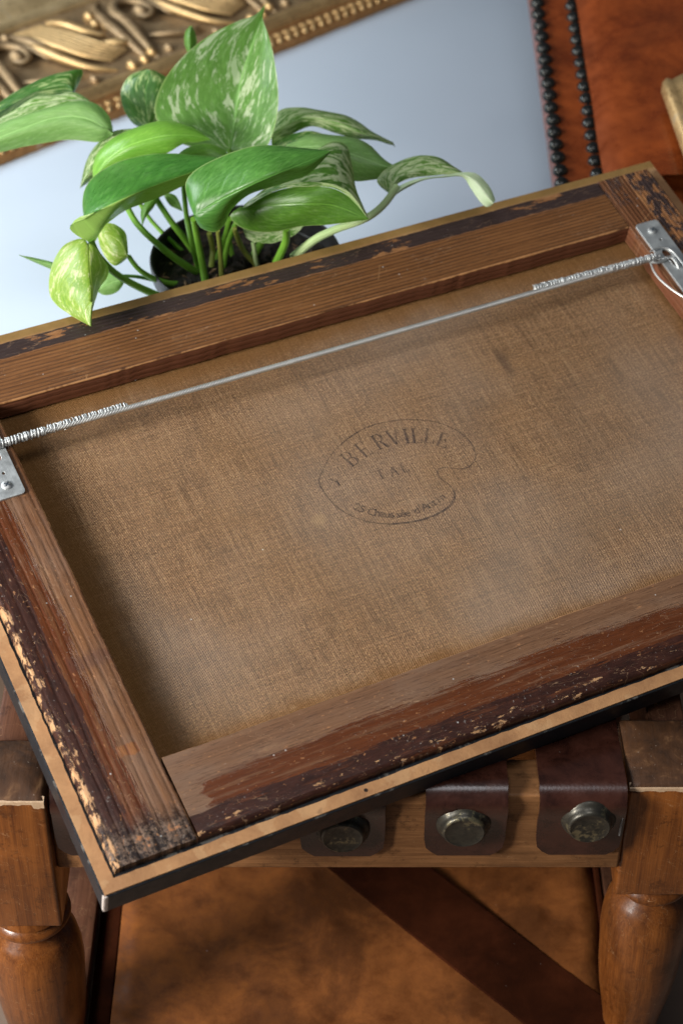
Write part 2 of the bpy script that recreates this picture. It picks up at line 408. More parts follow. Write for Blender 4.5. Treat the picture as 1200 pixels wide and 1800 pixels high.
# canvas, slightly slack
vs, fs = [], []; nx, ny = 60, 44
for j in range(ny+1):
    for i in range(nx+1):
        u, v = .03 + .77*i/nx, .03 + .5*j/ny
        vs.append((u, v, -.0155 - .0012*math.sin(math.pi*i/nx)*math.sin(math.pi*j/ny) + random.uniform(-1, 1)*.00008))
for j in range(ny):
    for i in range(nx):
        k = j*(nx+1)+i; fs.append((k, k+1, k+nx+2, k+nx+1))
CV = link('canvas', mesh('canvas', vs, fs, True), M_CANV, pic)
def canvas_z(u, v): return -.0155 - .0012*math.sin(math.pi*(u-.03)/.77)*math.sin(math.pi*(v-.03)/.5) + .00035
def bar(kind, x0, x1, y0, y1, mat):
    # a long bar with an irregular worn arris: subdivided box, jittered
    bm = bmesh.new(); along_x = kind in ('top', 'bottom')
    L0, L1 = (x0, x1) if along_x else (y0, y1); A0, A1 = (y0, y1) if along_x else (x0, x1)
    n = 170; r = .0022
    outer_low = kind in ('bottom', 'left')
    ro = .0045 if outer_low else .0025                        # rounder outer arris
    o_first = outer_low                                        # outer edge is A0 for bottom and left
    prof = []
    def corner(a, sgn, rr):
        return [(a + sgn*rr*(1-math.sin(t)), .008 - rr*(1-math.cos(t))) for t in (math.pi/2, math.pi/3, math.pi/6, 0)]
    pA = corner(A0, 1, ro if o_first else r); pB = corner(A1, -1, r if o_first else ro)[::-1]
    mids = [A0 + (A1-A0)*k/14 for k in range(2, 13)]
    prof = [(A0, -.013)] + pA + [(m, .008) for m in mids] + pB + [(A1, -.013)]
    rings = []; wa = [random.uniform(0, 6) for _ in range(8)]
    for i in range(n+1):
        l = L0 + (L1-L0)*i/n
        sA = .0004*math.sin(l*13+wa[0]) + .00022*math.sin(l*71+wa[1]) + random.gauss(0, .00016)
        sB = .0004*math.sin(l*15+wa[2]) + .00022*math.sin(l*83+wa[3]) + random.gauss(0, .00016)
        nick = max(0, random.gauss(0, 1)-2.1)*.0012
        ring = []
        for k, (a, z) in enumerate(prof):
            t = (a-A0)/(A1-A0); s = sA*max(0, 1-t*6) + sB*max(0, 1-(1-t)*6)
            zz = z
            if z > .004: zz += (.00005 if kind == 'bottom' else .00016)*math.sin(a*900+2*math.sin(l*7)) - (nick if t < .1 or t > .9 else 0)
            q = (l, a+s, zz) if along_x else (a+s, l, zz)
            ring.append(bm.verts.new(q))
        rings.append(ring)
    m = len(prof)
    for r0, r1 in zip(rings, rings[1:]):
        for k in range(m): bm.faces.new((r0[k], r0[(k+1) % m], r1[(k+1) % m], r1[k]))
    bm.faces.new(rings[0]); bm.faces.new(rings[-1][::-1])
    bmesh.ops.recalc_face_normals(bm, faces=bm.faces)
    return link('stretcher_bar', bm_mesh('stretcher_bar', bm, True, 50), mat, pic)
bar('left', .015, .0838, .0155, .543, mat_bar('left'))
bar('right', .7505, .8125, .0155, .543, mat_bar('right'))
bar('top', .0850, .7498, .4762, .543, mat_bar('top'))
bar('bottom', .0850, .7498, .0155, .0915, mat_bar('bottom'))

# stamp on the canvas (flat ink print)
def stamp_pt(px, py): p = PL(px, py, -.0165); return Vector((p.x, p.y, 0))
out_px = [(560,843),(570,820),(587,793),(613,770),(643,752),(677,742),(713,738),(753,740),(783,748),(810,762),(828,780),(835,800),
          (828,817),(813,824),(793,823),(777,822),(768,828),(772,840),(790,853),(798,867),(795,883),(780,897),(753,910),(720,918),
          (687,921),(650,918),(617,907),(590,890),(572,870),(562,853),(560,843)]
def ribbon(bm, pts, w):
    vs = []
    for i, p in enumerate(pts):
        t = (pts[min(i+1, len(pts)-1)] - pts[max(i-1, 0)]).normalized(); nrm = Vector((-t.y, t.x, 0))
        ww = w(i/(len(pts)-1)) if callable(w) else w
        a, b = p + nrm*ww, p - nrm*ww
        vs.append((bm.verts.new((a.x, a.y, canvas_z(a.x, a.y))), bm.verts.new((b.x, b.y, canvas_z(b.x, b.y)))))
    for a, b in zip(vs, vs[1:]): bm.faces.new((a[0], b[0], b[1], a[1]))
bm = bmesh.new()
ribbon(bm, catmull([stamp_pt(*p) for p in out_px], 140), lambda s: .00052 + (.0005 if .62 < s < .82 else 0))
STROKES = {  # letters with serifs on a unit cell, (x0,y0,x1,y1,w)
 'B': [(.2,0,.2,1,.09),(.05,1,.6,1,.03),(.05,0,.6,0,.03),(.2,.52,.6,.52,.03),(.6,1,.75,.85,.05),(.75,.85,.75,.68,.08),(.75,.68,.6,.52,.04),(.6,.52,.82,.36,.05),(.82,.36,.82,.15,.09),(.82,.15,.6,0,.04)],
 'E': [(.2,0,.2,1,.09),(.05,1,.75,1,.03),(.05,0,.8,0,.03),(.2,.5,.6,.5,.03),(.75,1,.75,.8,.03),(.8,0,.8,.22,.03),(.6,.38,.6,.62,.03)],
 'R': [(.2,0,.2,1,.09),(.05,1,.6,1,.03),(.05,0,.4,0,.03),(.2,.5,.6,.5,.03),(.6,1,.78,.85,.05),(.78,.85,.78,.65,.08),(.78,.65,.6,.5,.04),(.5,.5,.82,0,.08),(.72,0,.95,0,.03)],
 'V': [(.15,1,.5,0,.08),(.5,0,.85,1,.03),(0,1,.32,1,.03),(.7,1,1,1,.03)],
 'I': [(.5,0,.5,1,.10),(.3,1,.7,1,.03),(.3,0,.7,0,.03)],
 'L': [(.25,0,.25,1,.09),(.08,1,.45,1,.03),(.08,0,.8,0,.03),(.8,0,.8,.25,.04)],
 'T': [(.5,0,.5,1,.09),(.1,1,.9,1,.03),(.3,0,.7,0,.03),(.1,1,.1,.78,.03),(.9,1,.9,.78,.03)],
 'A': [(.1,0,.5,1,.03),(.5,1,.88,0,.08),(.25,.35,.7,.35,.03),(0,0,.22,0,.03),(.72,0,1,0,.03)],
 'Y': [(.5,0,.5,.5,.07),(.5,.5,.15,1,.06),(.5,.5,.85,1,.03)]}
def letter(bm, ch, c, ex, ey, wd, ht):
    for x0, y0, x1, y1, w in STROKES[ch]:
        a = c + ex*((x0-.5)*wd) + ey*((y0-.5)*ht); b = c + ex*((x1-.5)*wd) + ey*((y1-.5)*ht)
        ribbon(bm, [a, (a+b)/2, b], w*wd)
cs = [stamp_pt(500+x/3, 700+y/3) for x, y in ((345,318),(418,268),(500,228),(575,208),(640,200),(696,198),(765,200),(838,222))]
for i, ch in enumerate('BERVILLE'):
    t = (cs[min(i+1, 7)] - cs[max(i-1, 0)]).normalized(); letter(bm, ch, cs[i], t, Vector((-t.y, t.x, 0)), .0125, .0165)
cs = [stamp_pt(500+x/3, 700+y/3) for x, y in ((505,402),(572,385),(632,366))]
for i, ch in enumerate('TAL'):
    t = (cs[2]-cs[0]).normalized(); letter(bm, ch, cs[i], t, Vector((-t.y, t.x, 0)), .0085, .010)
letter(bm, 'Y', stamp_pt(592, 847), (cs[2]-cs[0]).normalized(), Vector((-.1, 1, 0)).normalized(), .012, .010)
me = bm_mesh('stamp_print', bm, False); stamp = link('stamp_print', me, M_INK, pic)
def text_mesh(s, size):
    cu = bpy.data.curves.new('t', 'FONT'); cu.body = s; cu.size = size; cu.align_x = 'CENTER'; cu.resolution_u = 2; cu.offset = size*.012
    o = bpy.data.objects.new('t', cu); COL.objects.link(o); dg = bpy.context.evaluated_depsgraph_get()
    me = bpy.data.meshes.new_from_object(o.evaluated_get(dg)); bpy.data.objects.remove(o); return me
low = catmull([stamp_pt(500+x/3, 700+y/3) for x, y in ((368,588),(430,612),(480,622),(550,630),(620,628),(680,616),(740,592),(795,566),(848,530))], 100)
word = "25 Chaussée d'Antin"; bm = bmesh.new()
for i, ch in enumerate(word):
    if ch == ' ': continue
    q = int(2 + 95*i/(len(word)-1)); p = low[q]; t = (low[min(q+3, 99)] - low[max(q-3, 0)]).normalized()
    me = text_mesh(ch, .0115); b2 = bmesh.new(); b2.from_mesh(me)
    for v in b2.verts:
        w_ = p + t*v.co.x + Vector((-t.y, t.x, 0))*v.co.y; v.co = (w_.x, w_.y, canvas_z(w_.x, w_.y))
    b2.to_mesh(me); b2.free(); bm.from_mesh(me)
link('stamp_lettering', bm_mesh('stamp_lettering', bm, False), M_INK, pic)

# hanger plates with slot, screw, small hole
def hanger(u0, u1, v0, v1, flip):
    cx, cy = (u0+u1)/2, (v0+v1)/2; hw, hl = (u1-u0)/2, (v1-v0)/2; z0, z1 = .0083, .0100
    def rrect(hw, hl, r, cx=cx, cy=cy, n=6):
        pts = []
        for sx, sy, a0 in ((1,1,0),(-1,1,90),(-1,-1,180),(1,-1,270)):
            for k in range(n+1):
                a = math.radians(a0 + 90*k/n); pts.append((cx+sx*(hw-r)+r*math.cos(a), cy+sy*(hl-r)+r*math.sin(a)))
        return pts
    cu = bpy.data.curves.new('plate', 'CURVE'); cu.dimensions = '2D'; cu.fill_mode = 'BOTH'; cu.extrude = (z1-z0)/2; cu.bevel_depth = .0003
    def loop(pts):
        sp = cu.splines.new('POLY'); sp.points.add(len(pts)-1); sp.use_cyclic_u = True
        for p, q in zip(sp.points, pts): p.co = (q[0], q[1], 0, 1)
    loop(rrect(hw, hl, .0035)); loop(rrect(.0045, .0115, .0044, cx + flip*.002, cy + .001))
    for dy in (hl-.026, -hl+.026): loop(rrect(.0018, .0018, .0017, cx+.002, cy+dy))
    o = bpy.data.objects.new('t', cu); COL.objects.link(o); dg = bpy.context.evaluated_depsgraph_get()
    me = bpy.data.meshes.new_from_object(o.evaluated_get(dg)); bpy.data.objects.remove(o)
    for v in me.vertices: v.co.z += (z0+z1)/2
    pl = link('hanger_plate', me, M_ZINC, pic)
    for dy in (hl-.0125, -hl+.0125):
        b = bmesh.new(); lathe(b, [(.0001, .0002), (.0047, .0002), (.0047, .0009), (.0040, .0016), (.0020, .0021), (.0001, .0022)], 24, (cx, cy+dy, z1))
        s = link('screw', bm_mesh('screw', b), M_WIRE, pl)
        b = bmesh.new(); a = random.uniform(0, 1)
        for k in range(2):
            q = Vector((math.cos(a+k*math.pi/2), math.sin(a+k*math.pi/2), 0))*.0026; c = Vector((cx, cy+dy, z1+.0021))
            tube(b, [c-q, c+q], .0006, 6)
        link('screw_slot', bm_mesh('screw_slot', b), M_SLOT, pl)
    return pl
gs = G('screw_recess'); M_SLOT = gs.done((.03, .045, .06), .6)
hanger(.0505, .0760, .374, .474, 1)
hanger(.7555, .7810, .372, .4745, -1)

# hanging wire: braided middle, tightly wrapped ends, loose tail
A = PL(-8, 783, .0135); B = PL(222, 714, .011); Cc = PL(938, 508, .012); Dd = PL(1158, 450, .0135)
def frame_of(a, b):
    t = (b-a).normalized(); n1 = t.cross(Vector((0, 0, 1))).normalized(); return t, n1, n1.cross(t)
def helix(bm, a, b, R, r, pitch, ph, n=6, jit=0.0, spt=9):
    t, n1, n2 = frame_of(a, b); L = (b-a).length; m = max(8, int(L/abs(pitch)*spt)); pts = []
    for i in range(m+1):
        s = L*i/m; an = 2*math.pi*s/pitch + ph; rr = R + random.uniform(-jit, jit)
        sag = -.0012*math.sin(math.pi*i/m)
        pts.append(a + t*(s+random.uniform(-jit, jit)) + n1*(rr*math.cos(an)) + n2*(rr*math.sin(an)) + Vector((0, 0, sag if L > .2 else 0)))
    tube(bm, pts, r, n)
bm = bmesh.new()
for k in range(5): helix(bm, A, Dd, .00150, .00105, .015, k*2*math.pi/5, 7)
wire = link('hanging_wire', bm_mesh('hanging_wire', bm, True, 80), M_CABLE, pic)
def coil(a, b, R):
    bm = bmesh.new(); t, n1, n2 = frame_of(a, b); L = (b-a).length
    m = int(L/.0022*14); pts = []                             # one tight wrap, slightly uneven
    for i in range(m+1):
        q = i/m; an = 2*math.pi*i/14; rr = R - .0009 + .00022*math.sin(q*61) + .00018*math.sin(q*143) - .0004*math.exp(-(1-q)*90)*0
        pts.append(a + t*(L*q + .0007*math.sin(q*97)) + (n1*math.cos(an) + n2*math.sin(an))*rr)
    tube(bm, pts, .00115, 6, True)
    for k in range(0): helix(bm, a + t*(L*(.12+.3*k)), a + t*(L*(.12+.3*k)+.018), R+.0001, .0006, .0052, k*2., 6, .0001, 14)
    for i in range(int(L*900)):                              # a few frayed strands lying over the wrap
        s = random.uniform(0, L); an = random.uniform(0, 6.28); d = random.uniform(-.9, .9); l = random.uniform(.0015, .0035)
        p0 = a + t*s + (n1*math.cos(an) + n2*math.sin(an))*(R+.0001)
        an2 = an + random.uniform(.5, 1.3); p1 = a + t*(s+d*l) + (n1*math.cos(an2) + n2*math.sin(an2))*(R+random.uniform(.0002, .0008))
        tube(bm, [p0, (p0+p1)/2 + ((p0+p1)/2 - (a+t*s)).normalized()*.0003, p1], .00025, 4, False)
    return link('wire_wrap', bm_mesh('wire_wrap', bm, True, 80), M_WIRE, pic)
coil(A, B, .0039); coil(Cc, Dd - (Dd-Cc).normalized()*.004, .0038)
bm = bmesh.new(); E_ = PL(1172, 449, .0125)
ring_pts = []
sc_ = (.7555+.7810)/2 - .002; 
loop_px = [(1140,458),(1152,462),(1166,458),(1178,452),(1188,463),(1192,474),(1184,470),(1176,458)]
tube(bm, catmull([PL(x, y, .0125 if i < 5 else .0092) for i, (x, y) in enumerate(loop_px)], 30), .0013, 6)
tube(bm, catmull([PL(x, y, .0135) for x, y in ((1142,442),(1152,437),(1164,435),(1178,440),(1190,452),(1204,470))], 24), .0009, 6)
tube(bm, catmull([PL(x, y, h) for x, y, h in ((1142,460,.012),(1148,476,.010),(1158,490,.0095),(1175,505,.010),(1192,517,.011),(1215,530,.011))], 30), .0010, 6)
for k in range(60):
    a = random.random(); p = PL(1138+44*a, 459-8*a, .0135)
    q = Vector((random.uniform(-1, 1), random.uniform(-1, 1), random.uniform(-.2, .6)))*.002
    tube(bm, [p-q, p+q], .00035, 3, False)
link('wire_loop', bm_mesh('wire_loop', bm), M_WIRE, pic)
# a few bits of lint and fluff on the bars
ml = G('lint'); M_LINT = ml.done((.75, .76, .76), .9)
bm = bmesh.new()
for px, py in ((235,668),(232,666),(150,1180),(256,600)):
    c = PL(px, py, -.0145)
    for k in range(7):
        q = Vector((random.uniform(-1, 1), random.uniform(-1, 1), random.uniform(0, .8)))*.0018
        tube(bm, [c, c+q*.5+Vector((0, 0, .0003)), c+q], .0003, 3, False)
tag(link('lint', bm_mesh('lint', bm), M_LINT, pic), kind='stuff')

# ---------------------------------------------------------------- stool
def mat_wood(name, c0, c1, axis='z', rough=(.28, .42), worn=.0, coat=.25, dark=.5):
    g = G(name); x, y, z = g.sep(g.obj())
    if axis == 'z': v = g.vec(x*170, y*170, z*7); v2 = g.vec(x*900, y*900, z*25)
    elif axis == 'x': v = g.vec(x*7, y*150, z*170); v2 = g.vec(x*30, y*900, z*900)
    else: v = g.vec(x*170, y*7, z*170); v2 = g.vec(x*900, y*30, z*900)
    n = g.noise(v, 1, 5, .6, .6); f = g.noise(v2, 1, 3, .6); b = g.noise(g.vec(x*14, y*14, z*11), 1, 5, .6, .5)
    c = g.mix(g.con(n*.6 + f*.4, 2.8), c0, c1)
    c = g.mix(g.step(b, .48, .70)*dark, c, tuple(v*.30 for v in c0))
    c = g.mix(g.step(b, .45, .30)*.35, c, tuple(min(1, v*1.35) for v in c1))
    s = g.step(g.noise(g.vec(x*45, y*45, z*45), 1, 6, .8), .68, .73)
    c = g.mix(s*.35, c, (.36, .21, .11))
    dn = g.noise(g.vec(x*60, y*60, z*60), 1, 6, .8); c = g.mix(g.step(dn, .54, .64)*.55, c, tuple(v*.45 for v in c0))
    sx_ = g.noise(g.vec(x*38+z*90, y*40, z*14-x*30), 1, 2, .5); c = g.mix(g.step(sx_.abs(), .498, .5)*g.step(sx_, .502, .5)*.5, c, (.45, .28, .15))
    r = g.step(b, .3, .7, rough[0], rough[1])
    return g.done(c, r, nrm=g.bump(n + f*.6, .30, .0006), spec=.22, coat=coat, coatr=.16)
M_POST = mat_wood('varnished_stool_wood', (.070, .019, .004), (.215, .070, .014), 'z', (.30, .45), coat=.35)
M_RAIL = mat_wood('stool_rail_wood', (.110, .046, .016), (.30, .140, .055), 'x', (.45, .6), coat=.03, dark=.5)
M_DKWOOD = mat_wood('dark_stretcher_wood', (.055, .022, .012), (.13, .055, .030), 'y', (.4, .6), coat=.1)
def mat_top():
    g = G('dark_stained_post_top'); x, y, z = g.sep(g.obj())
    n = g.noise(g.vec(x*30, y*30, z*10), 1, 6, .65, .8); f = g.noise(g.vec(x*300, y*60, z*60), 1, 4, .6)
    c = g.mix(g.con(n), (.014, .007, .004), (.085, .036, .014)); c = g.mix(g.step(n, .56, .7)*.45, c, (.24, .13, .06))
    c = g.mix(g.step(g.noise(g.vec(x*350, y*350, 1.0), 1, 2), .70, .75)*.6, c, (.5, .42, .34))
    return g.done(c, g.step(f, .3, .7, .5, .7), nrm=g.bump(n+f, .4, .0008), spec=.25)
M_TOP = mat_top()
def mat_worn():
    g = G('worn_pale_edge'); x, y, z = g.sep(g.obj()); n = g.noise(g.vec(x*160, y*160, z*160), 1, 5, .7)
    return g.done(g.mix(n, (.20, .10, .045), (.62, .46, .30)), .6, nrm=g.bump(n, .5, .0006))
M_WORN = mat_worn()
def mat_leather(name, c0, c1, rough=.35, sc=60, coat=.2, stain=.5, edge=None):
    g = G(name); x, y, z = g.sep(g.obj()); v = g.vec(x, y, z)
    b = g.noise(v, 9, 6, .62, .4); b2 = g.noise(v, sc, 6, .7, .3); cell = g.voro(v, sc*9)
    c = g.mix(g.con(b2), c0, c1); c = g.mix(g.step(b, .46, .64)*stain, c, tuple(q*.35 for q in c0))
    c = g.mix(g.step(b, .44, .28)*.4, c, tuple(min(1, q*1.3) for q in c1))
    sp = g.step(g.noise(v, 230, 3, .6), .74, .78)
    c = g.mix(sp*.30, c, (.50, .42, .38))
    h = cell*.4 + b2
    return g.done(c, g.step(b2, .3, .7, rough*.75, rough*1.35), nrm=g.bump(h, .28, .0008), spec=.35, coat=coat, coatr=.22)
M_STRAP = mat_leather('oxblood_strap_leather', (.009, .0028, .002), (.042, .0125, .0070), .30, 45, .6, .6)
M_TANL = mat_leather('tan_hide', (.100, .030, .007), (.245, .082, .019), .75, 34, 0, .60)
M_CHAIR = mat_leather('chestnut_chair_leather', (.115, .021, .005), (.26, .056, .010), .30, 30, .35, .45)
M_SHADE = mat_leather('dark_shade_band', (.022, .0055, .002), (.055, .014, .005), 1, 22, 0, .5)  # near-black tone stands in for shadow on and beside the hide
for m_, v_ in ((M_SHADE, .04), (M_DKWOOD, .12), (M_TANL, .15)): m_.node_tree.nodes['Principled BSDF'].inputs['Specular IOR Level'].default_value = v_
for m_ in (M_SHADE, M_DKWOOD): m_.node_tree.nodes['Principled BSDF'].inputs['Coat Weight'].default_value = 0
def mat_stud():
    g = G('tarnished_brass_stud'); x, y, z = g.sep(g.obj()); n = g.noise(g.vec(x*170, y*170, z*170), 1, 6, .75, .4)
    m = g.noise(g.vec(x*60, y*60, z*60), 1, 3)
    c = g.mix(g.con(n), (.022, .022, .020), (.080, .073, .056)); c = g.mix(g.step(m, .52, .60)*g.step(n, .48, .56)*.8, c, (.22, .19, .11))
    return g.done(c, g.step(n, .4, .6, .45, .33), .7, g.bump(n, .2, .0005))
M_STUD = mat_stud()

ZT = .460; YF = 1.093
stool = empty('strap_stool', (0, 1.27, 0), 'wooden stool with turned legs and wide dark leather straps studded along its front rail', 'stool')
def sk(name, me, mat):                                        # stool part, built in world coordinates
    o = link(name, me, mat); o.parent = stool; o.matrix_parent_inverse = Matrix.Translation((0, -1.27, 0)); return o
def post(cx, yf, half, zbot, front=True):
    cy = yf + half
    b = box_bm(cx-half, cx+half, yf, yf+2*half, zbot, ZT-.0012, .0035, 3)
    # wavy hand-cut lower corners and slight draft
    body = sk('leg', bm_mesh('leg', b), M_POST)
    # top cap with chamfer
    b = bmesh.new(); lv = [(half-.0005, ZT-.0016), (half-.0012, ZT+.0022), (half-.005, ZT+.0046), (half-.02, ZT+.0062), (.004, ZT+.0066)]
    rings = []
    for hh, z in lv:
        ring = []
        for sx, sy in ((-1,-1),(1,-1),(1,1),(-1,1)):
            nx_, ny_ = {(-1,-1):(1,0),(1,-1):(0,1),(1,1):(-1,0),(-1,1):(0,-1)}[(sx, sy)]
            for k in range(10):
                jj = random.uniform(-.0006, .0006) if z < ZT+.004 else 0
                ring.append(b.verts.new((cx+sx*hh+nx_*2*hh*k/10, cy+sy*hh+ny_*2*hh*k/10, z+jj)))
        rings.append(ring)
    for r0, r1 in zip(rings, rings[1:]):
        m = len(r0)
        for k in range(m): b.faces.new((r0[k], r0[(k+1) % m], r1[(k+1) % m], r1[k]))
    b.faces.new(rings[-1])
    me = bm_mesh('post_top', b, True, 60); me.materials.append(M_TOP); me.materials.append(M_WORN)
    o = link('post_top', me, None, body)
    # worn pale front edge: irregular sliver
    b = bmesh.new(); N = 46; prev = None
    for k in range(N+1):
        x = cx-half+.001 + (2*half-.002)*k/N
        d = .0002 + .0018*max(0, math.sin(k*.61+cx*40))*random.uniform(.3, 1) + (.004 if k > N-7 and cx < 0 else 0)
        a = b.verts.new((x, yf+.0052, ZT+.0032)); c = b.verts.new((x, yf-.0001, ZT+.0016)); e = b.verts.new((x, yf-.0004, ZT-.001-d))
        if prev: b.faces.new((prev[0], a, c, prev[1])); b.faces.new((prev[1], c, e, prev[2]))
        prev = (a, c, e)
    link('worn_edge', bm_mesh('worn_edge', b), M_WORN, body)
    r = .0375 if cx > 0 else .0405
    k = r/.040
    K = 1.0
    prof = [(half*.88, zbot+.004), (half*.93, zbot-.002), (.034*k, zbot-.008), (.030*k, zbot-.011), (.0315*k, zbot-.013), (.0355*k, zbot-.016), (.036*k, zbot-.020),
            (.033*k, zbot-.024), (.0265*k, zbot-.0265), (.0245*k, zbot-.030), (.0260*k, zbot-.034), (.0335*k, zbot-.040), (.0390*k, zbot-.052), (.0415*k, zbot-.068), (.0420*k, zbot-.088),
            (.0405*k, zbot-.115), (.0392*k, zbot-.14), (.036*k, zbot-.17), (.031*k, zbot-.20), (.027*k, zbot-.225), (.028*k, zbot-.235), (.022, .03), (.020, 0)]
    b = bmesh.new(); lathe(b, [(.001, zbot+.004)] + prof + [(.001, 0)], 56, (cx, cy, 0)); bmesh.ops.recalc_face_normals(b, faces=b.faces)
    link('turning', bm_mesh('turning', b, True, 60), M_POST, body)
post(.2740, YF+.003, .0390, .324)
post(-.2755, YF-.012, .0345, .300)
YB = 1.47
post(.2740, YB, .0350, .324); post(-.2755, YB, .0350, .324)
b = box_bm(-.2415, .2355, YF, YF+.042, .364, ZT-.004, .003, 3)
sk('front_rail', bm_mesh('front_rail', b), M_RAIL)
b = box_bm(-.2405, .2385, YB+.012, YB+.054, .364, ZT-.004, .003, 3); sk('back_rail', bm_mesh('back_rail', b), M_RAIL)
for sx in (-1, 1):
    b = box_bm(min(sx*.262, sx*.295), max(sx*.262, sx*.295), YF+.07, YB+.002, .372, ZT-.012, .003, 2); sk('side_rail', bm_mesh('side_rail', b), M_DKWOOD)
# straps
def strap(x0, x1, zend, seed):
    rd = random.Random(seed); th = .0042; b = bmesh.new(); nx_ = 9
    path = [(YB+.056+.004, .41), (YB+.0585, .44), (YB+.050, ZT+.001), (YB+.035, ZT+.0035)]
    for k in range(9): path.append((YB+.01 - (YB+.01-YF-.05)*k/8, ZT+.0005-.006*math.sin(math.pi*k/8)))
    cy, cz, R = YF+.008, ZT-.0105, .0155
    for k in range(7):
        a = math.radians(90 + 90*k/6); path.append((cy + R*math.cos(a)*1.12, cz + R*math.sin(a)*1.06))
    path += [(YF-.0078, ZT-.018), (YF-.0055, ZT-.028), (YF-.0045, ZT-.05), (YF-.0045, zend+.010), (YF-.0045, zend+.0045), (YF-.0045, zend)]
    rows = []
    for i, (y, z) in enumerate(path):
        p0 = path[max(i-1, 0)]; p1 = path[min(i+1, len(path)-1)]
        t = Vector((0, p1[0]-p0[0], p1[1]-p0[1])).normalized(); n = Vector((0, t.z, -t.y))
        if i > 3 and i < len(path)-6 and n.z < 0: n = -n
        rows.append((Vector((0, y, z)), t))
    top, bot = [], []
    m = len(rows)
    for i, (c, t) in enumerate(rows):
        n = Vector((0, t.z, -t.y))                             # outward for a path running back-to-front, over the top and down
        inset = .0
        if i == m-1: inset = .012
        elif i == m-2: inset = .0060
        elif i == m-3: inset = .0015
        inset += rd.uniform(-.0003, .0003)
        r1, r2 = [], []
        for k in range(nx_+1):
            s = k/nx_; x = x0+inset + (x1-x0-2*inset)*s
            edge = -.0009 if k in (0, nx_) else 0
            wav = .0005*math.sin(s*7+i*.8+seed)
            r1.append(b.verts.new(Vector((x, 0, 0)) + c + n*(-(th/2+edge+wav)))); r2.append(b.verts.new(Vector((x, 0, 0)) + c + n*(th/2)))
        top.append(r1); bot.append(r2)
    for i in range(m-1):
        for k in range(nx_):
            b.faces.new((top[i][k], top[i][k+1], top[i+1][k+1], top[i+1][k])); b.faces.new((bot[i][k], bot[i+1][k], bot[i+1][k+1], bot[i][k+1]))
        b.faces.new((top[i][0], top[i+1][0], bot[i+1][0], bot[i][0])); b.faces.new((top[i][nx_], bot[i][nx_], bot[i+1][nx_], top[i+1][nx_]))
    for i in (0, m-1):
        for k in range(nx_): b.faces.new((top[i][k], bot[i][k], bot[i][k+1], top[i][k+1]))
    bmesh.ops.recalc_face_normals(b, faces=b.faces)
    st = sk('strap', bm_mesh('strap', b, True, 50), M_STRAP)
    return st
for i, (xa, xb, sx, sz) in enumerate(((.1615, .2330, 1035, 1442), (.0685, .1360, 815, 1450), (-.0345, .0360, 602, 1460), (-.1370, -.0670, 390, 1466), (-.2380, -.1680, 170, 1470))):
    st = strap(xa, xb, ZT-.070-.001*(i % 3), i+3)
    r = ray(sx, sz); k = (YF-.012)/r.y; c = CAM + r*k
    b = bmesh.new(); lathe(b, [(.0005, -.004), (.0222, -.004), (.0228, -.0022), (.0222, -.0004), (.0205, .0014), (.0192, .0026), (.0186, .0048), (.0180, .0068), (.0170, .0080), (.0160, .0083), (.0150, .0078), (.0080, .0080), (.0005, .0081)], 44, (c.x, YF-.0105, c.z-.003), 'y')
    bmesh.ops.recalc_face_normals(b, faces=b.faces)
    link('stud', bm_mesh('stud', b, True, 40), M_STUD, st)
# dried paint and glue smears by the right leg
mg = G('dried_paint'); M_PAINT = mg.done((.26, .27, .27), .6)
for pts, rr in (([(1096,1418),(1092,1440),(1087,1468)], .0036),):
    q = []
    for x, y in pts:
        r = ray(x, y); q.append(CAM + r*((YF-.006)/r.y))
    b = bmesh.new(); tube(b, catmull(q, 10), [rr*.4]+[rr]*8+[rr*.3], 8, True, .3)
    sk('paint_smear', bm_mesh('paint_smear', b), M_PAINT)
# lower shelf: tan hide stretched between dark side stretchers
ZS = .095
def pz(px, py, z=ZS): return PZ(px, py, z)
yb_ = 1.40; yf_ = 1.06
a1 = pz(212, 1600); a2 = pz(198, 1800); b1 = pz(1040, 1530); b2 = pz(1068, 1770)
xl = (a1.x+a2.x)/2; xr = (b1.x+b2.x)/2
nxs, nys = 24, 16; vs, fs = [], []
for j in range(nys+1):
    for i in range(nxs+1):
        vs.append((xl + (xr-xl)*i/nxs, yf_ + (1.52-yf_)*j/nys, ZS - .012*math.sin(math.pi*i/nxs)*math.sin(math.pi*j/nys) + .002*math.sin(i*1.3+j)))
for j in range(nys):
    for i in range(nxs):
        k = j*(nxs+1)+i; fs.append((k, k+1, k+nxs+2, k+nxs+1))
sh = sk('hide_shelf', mesh('hide_shelf', vs, fs, True), M_TANL)
md = sh.modifiers.new('s', 'SOLIDIFY'); md.thickness = .003
M_RIVET = mat_leather('leather_rivet', (.10, .03, .012), (.16, .06, .02), .5, 60, 0)
for px, py in ((668, 1747), (698, 1790)):
    c = pz(px, py); b = bmesh.new(); lathe(b, [(.0005, -.010), (.0075, -.010), (.0075, .0006), (.006, .0022), (.0005, .0026)], 24, (c.x, c.y, ZS-.010 if 300 < px < 1000 else ZS-.003))
    link('rivet', bm_mesh('rivet', b), M_RIVET, sh)
b = box_bm(xl-.062, xl-.024, 1.105, YB+.04, ZS-.03, ZS+.012, .004, 2); sk('side_stretcher', bm_mesh('side_stretcher', b), M_DKWOOD)
b = box_bm(xl-.022, xl-.001, 1.105, YB+.04, ZS-.028, ZS-.002, .002, 2); sk('shelf_gap_shade', bm_mesh('shelf_gap_shade', b), M_SHADE)  # dark strip put in for the shadow in the gap beside the hide
b = box_bm(xr+.001, xr+.006, 1.105, YB+.04, ZS-.028, ZS+.010, .001, 2); sk('shelf_gap_shade', bm_mesh('shelf_gap_shade', b), M_SHADE)
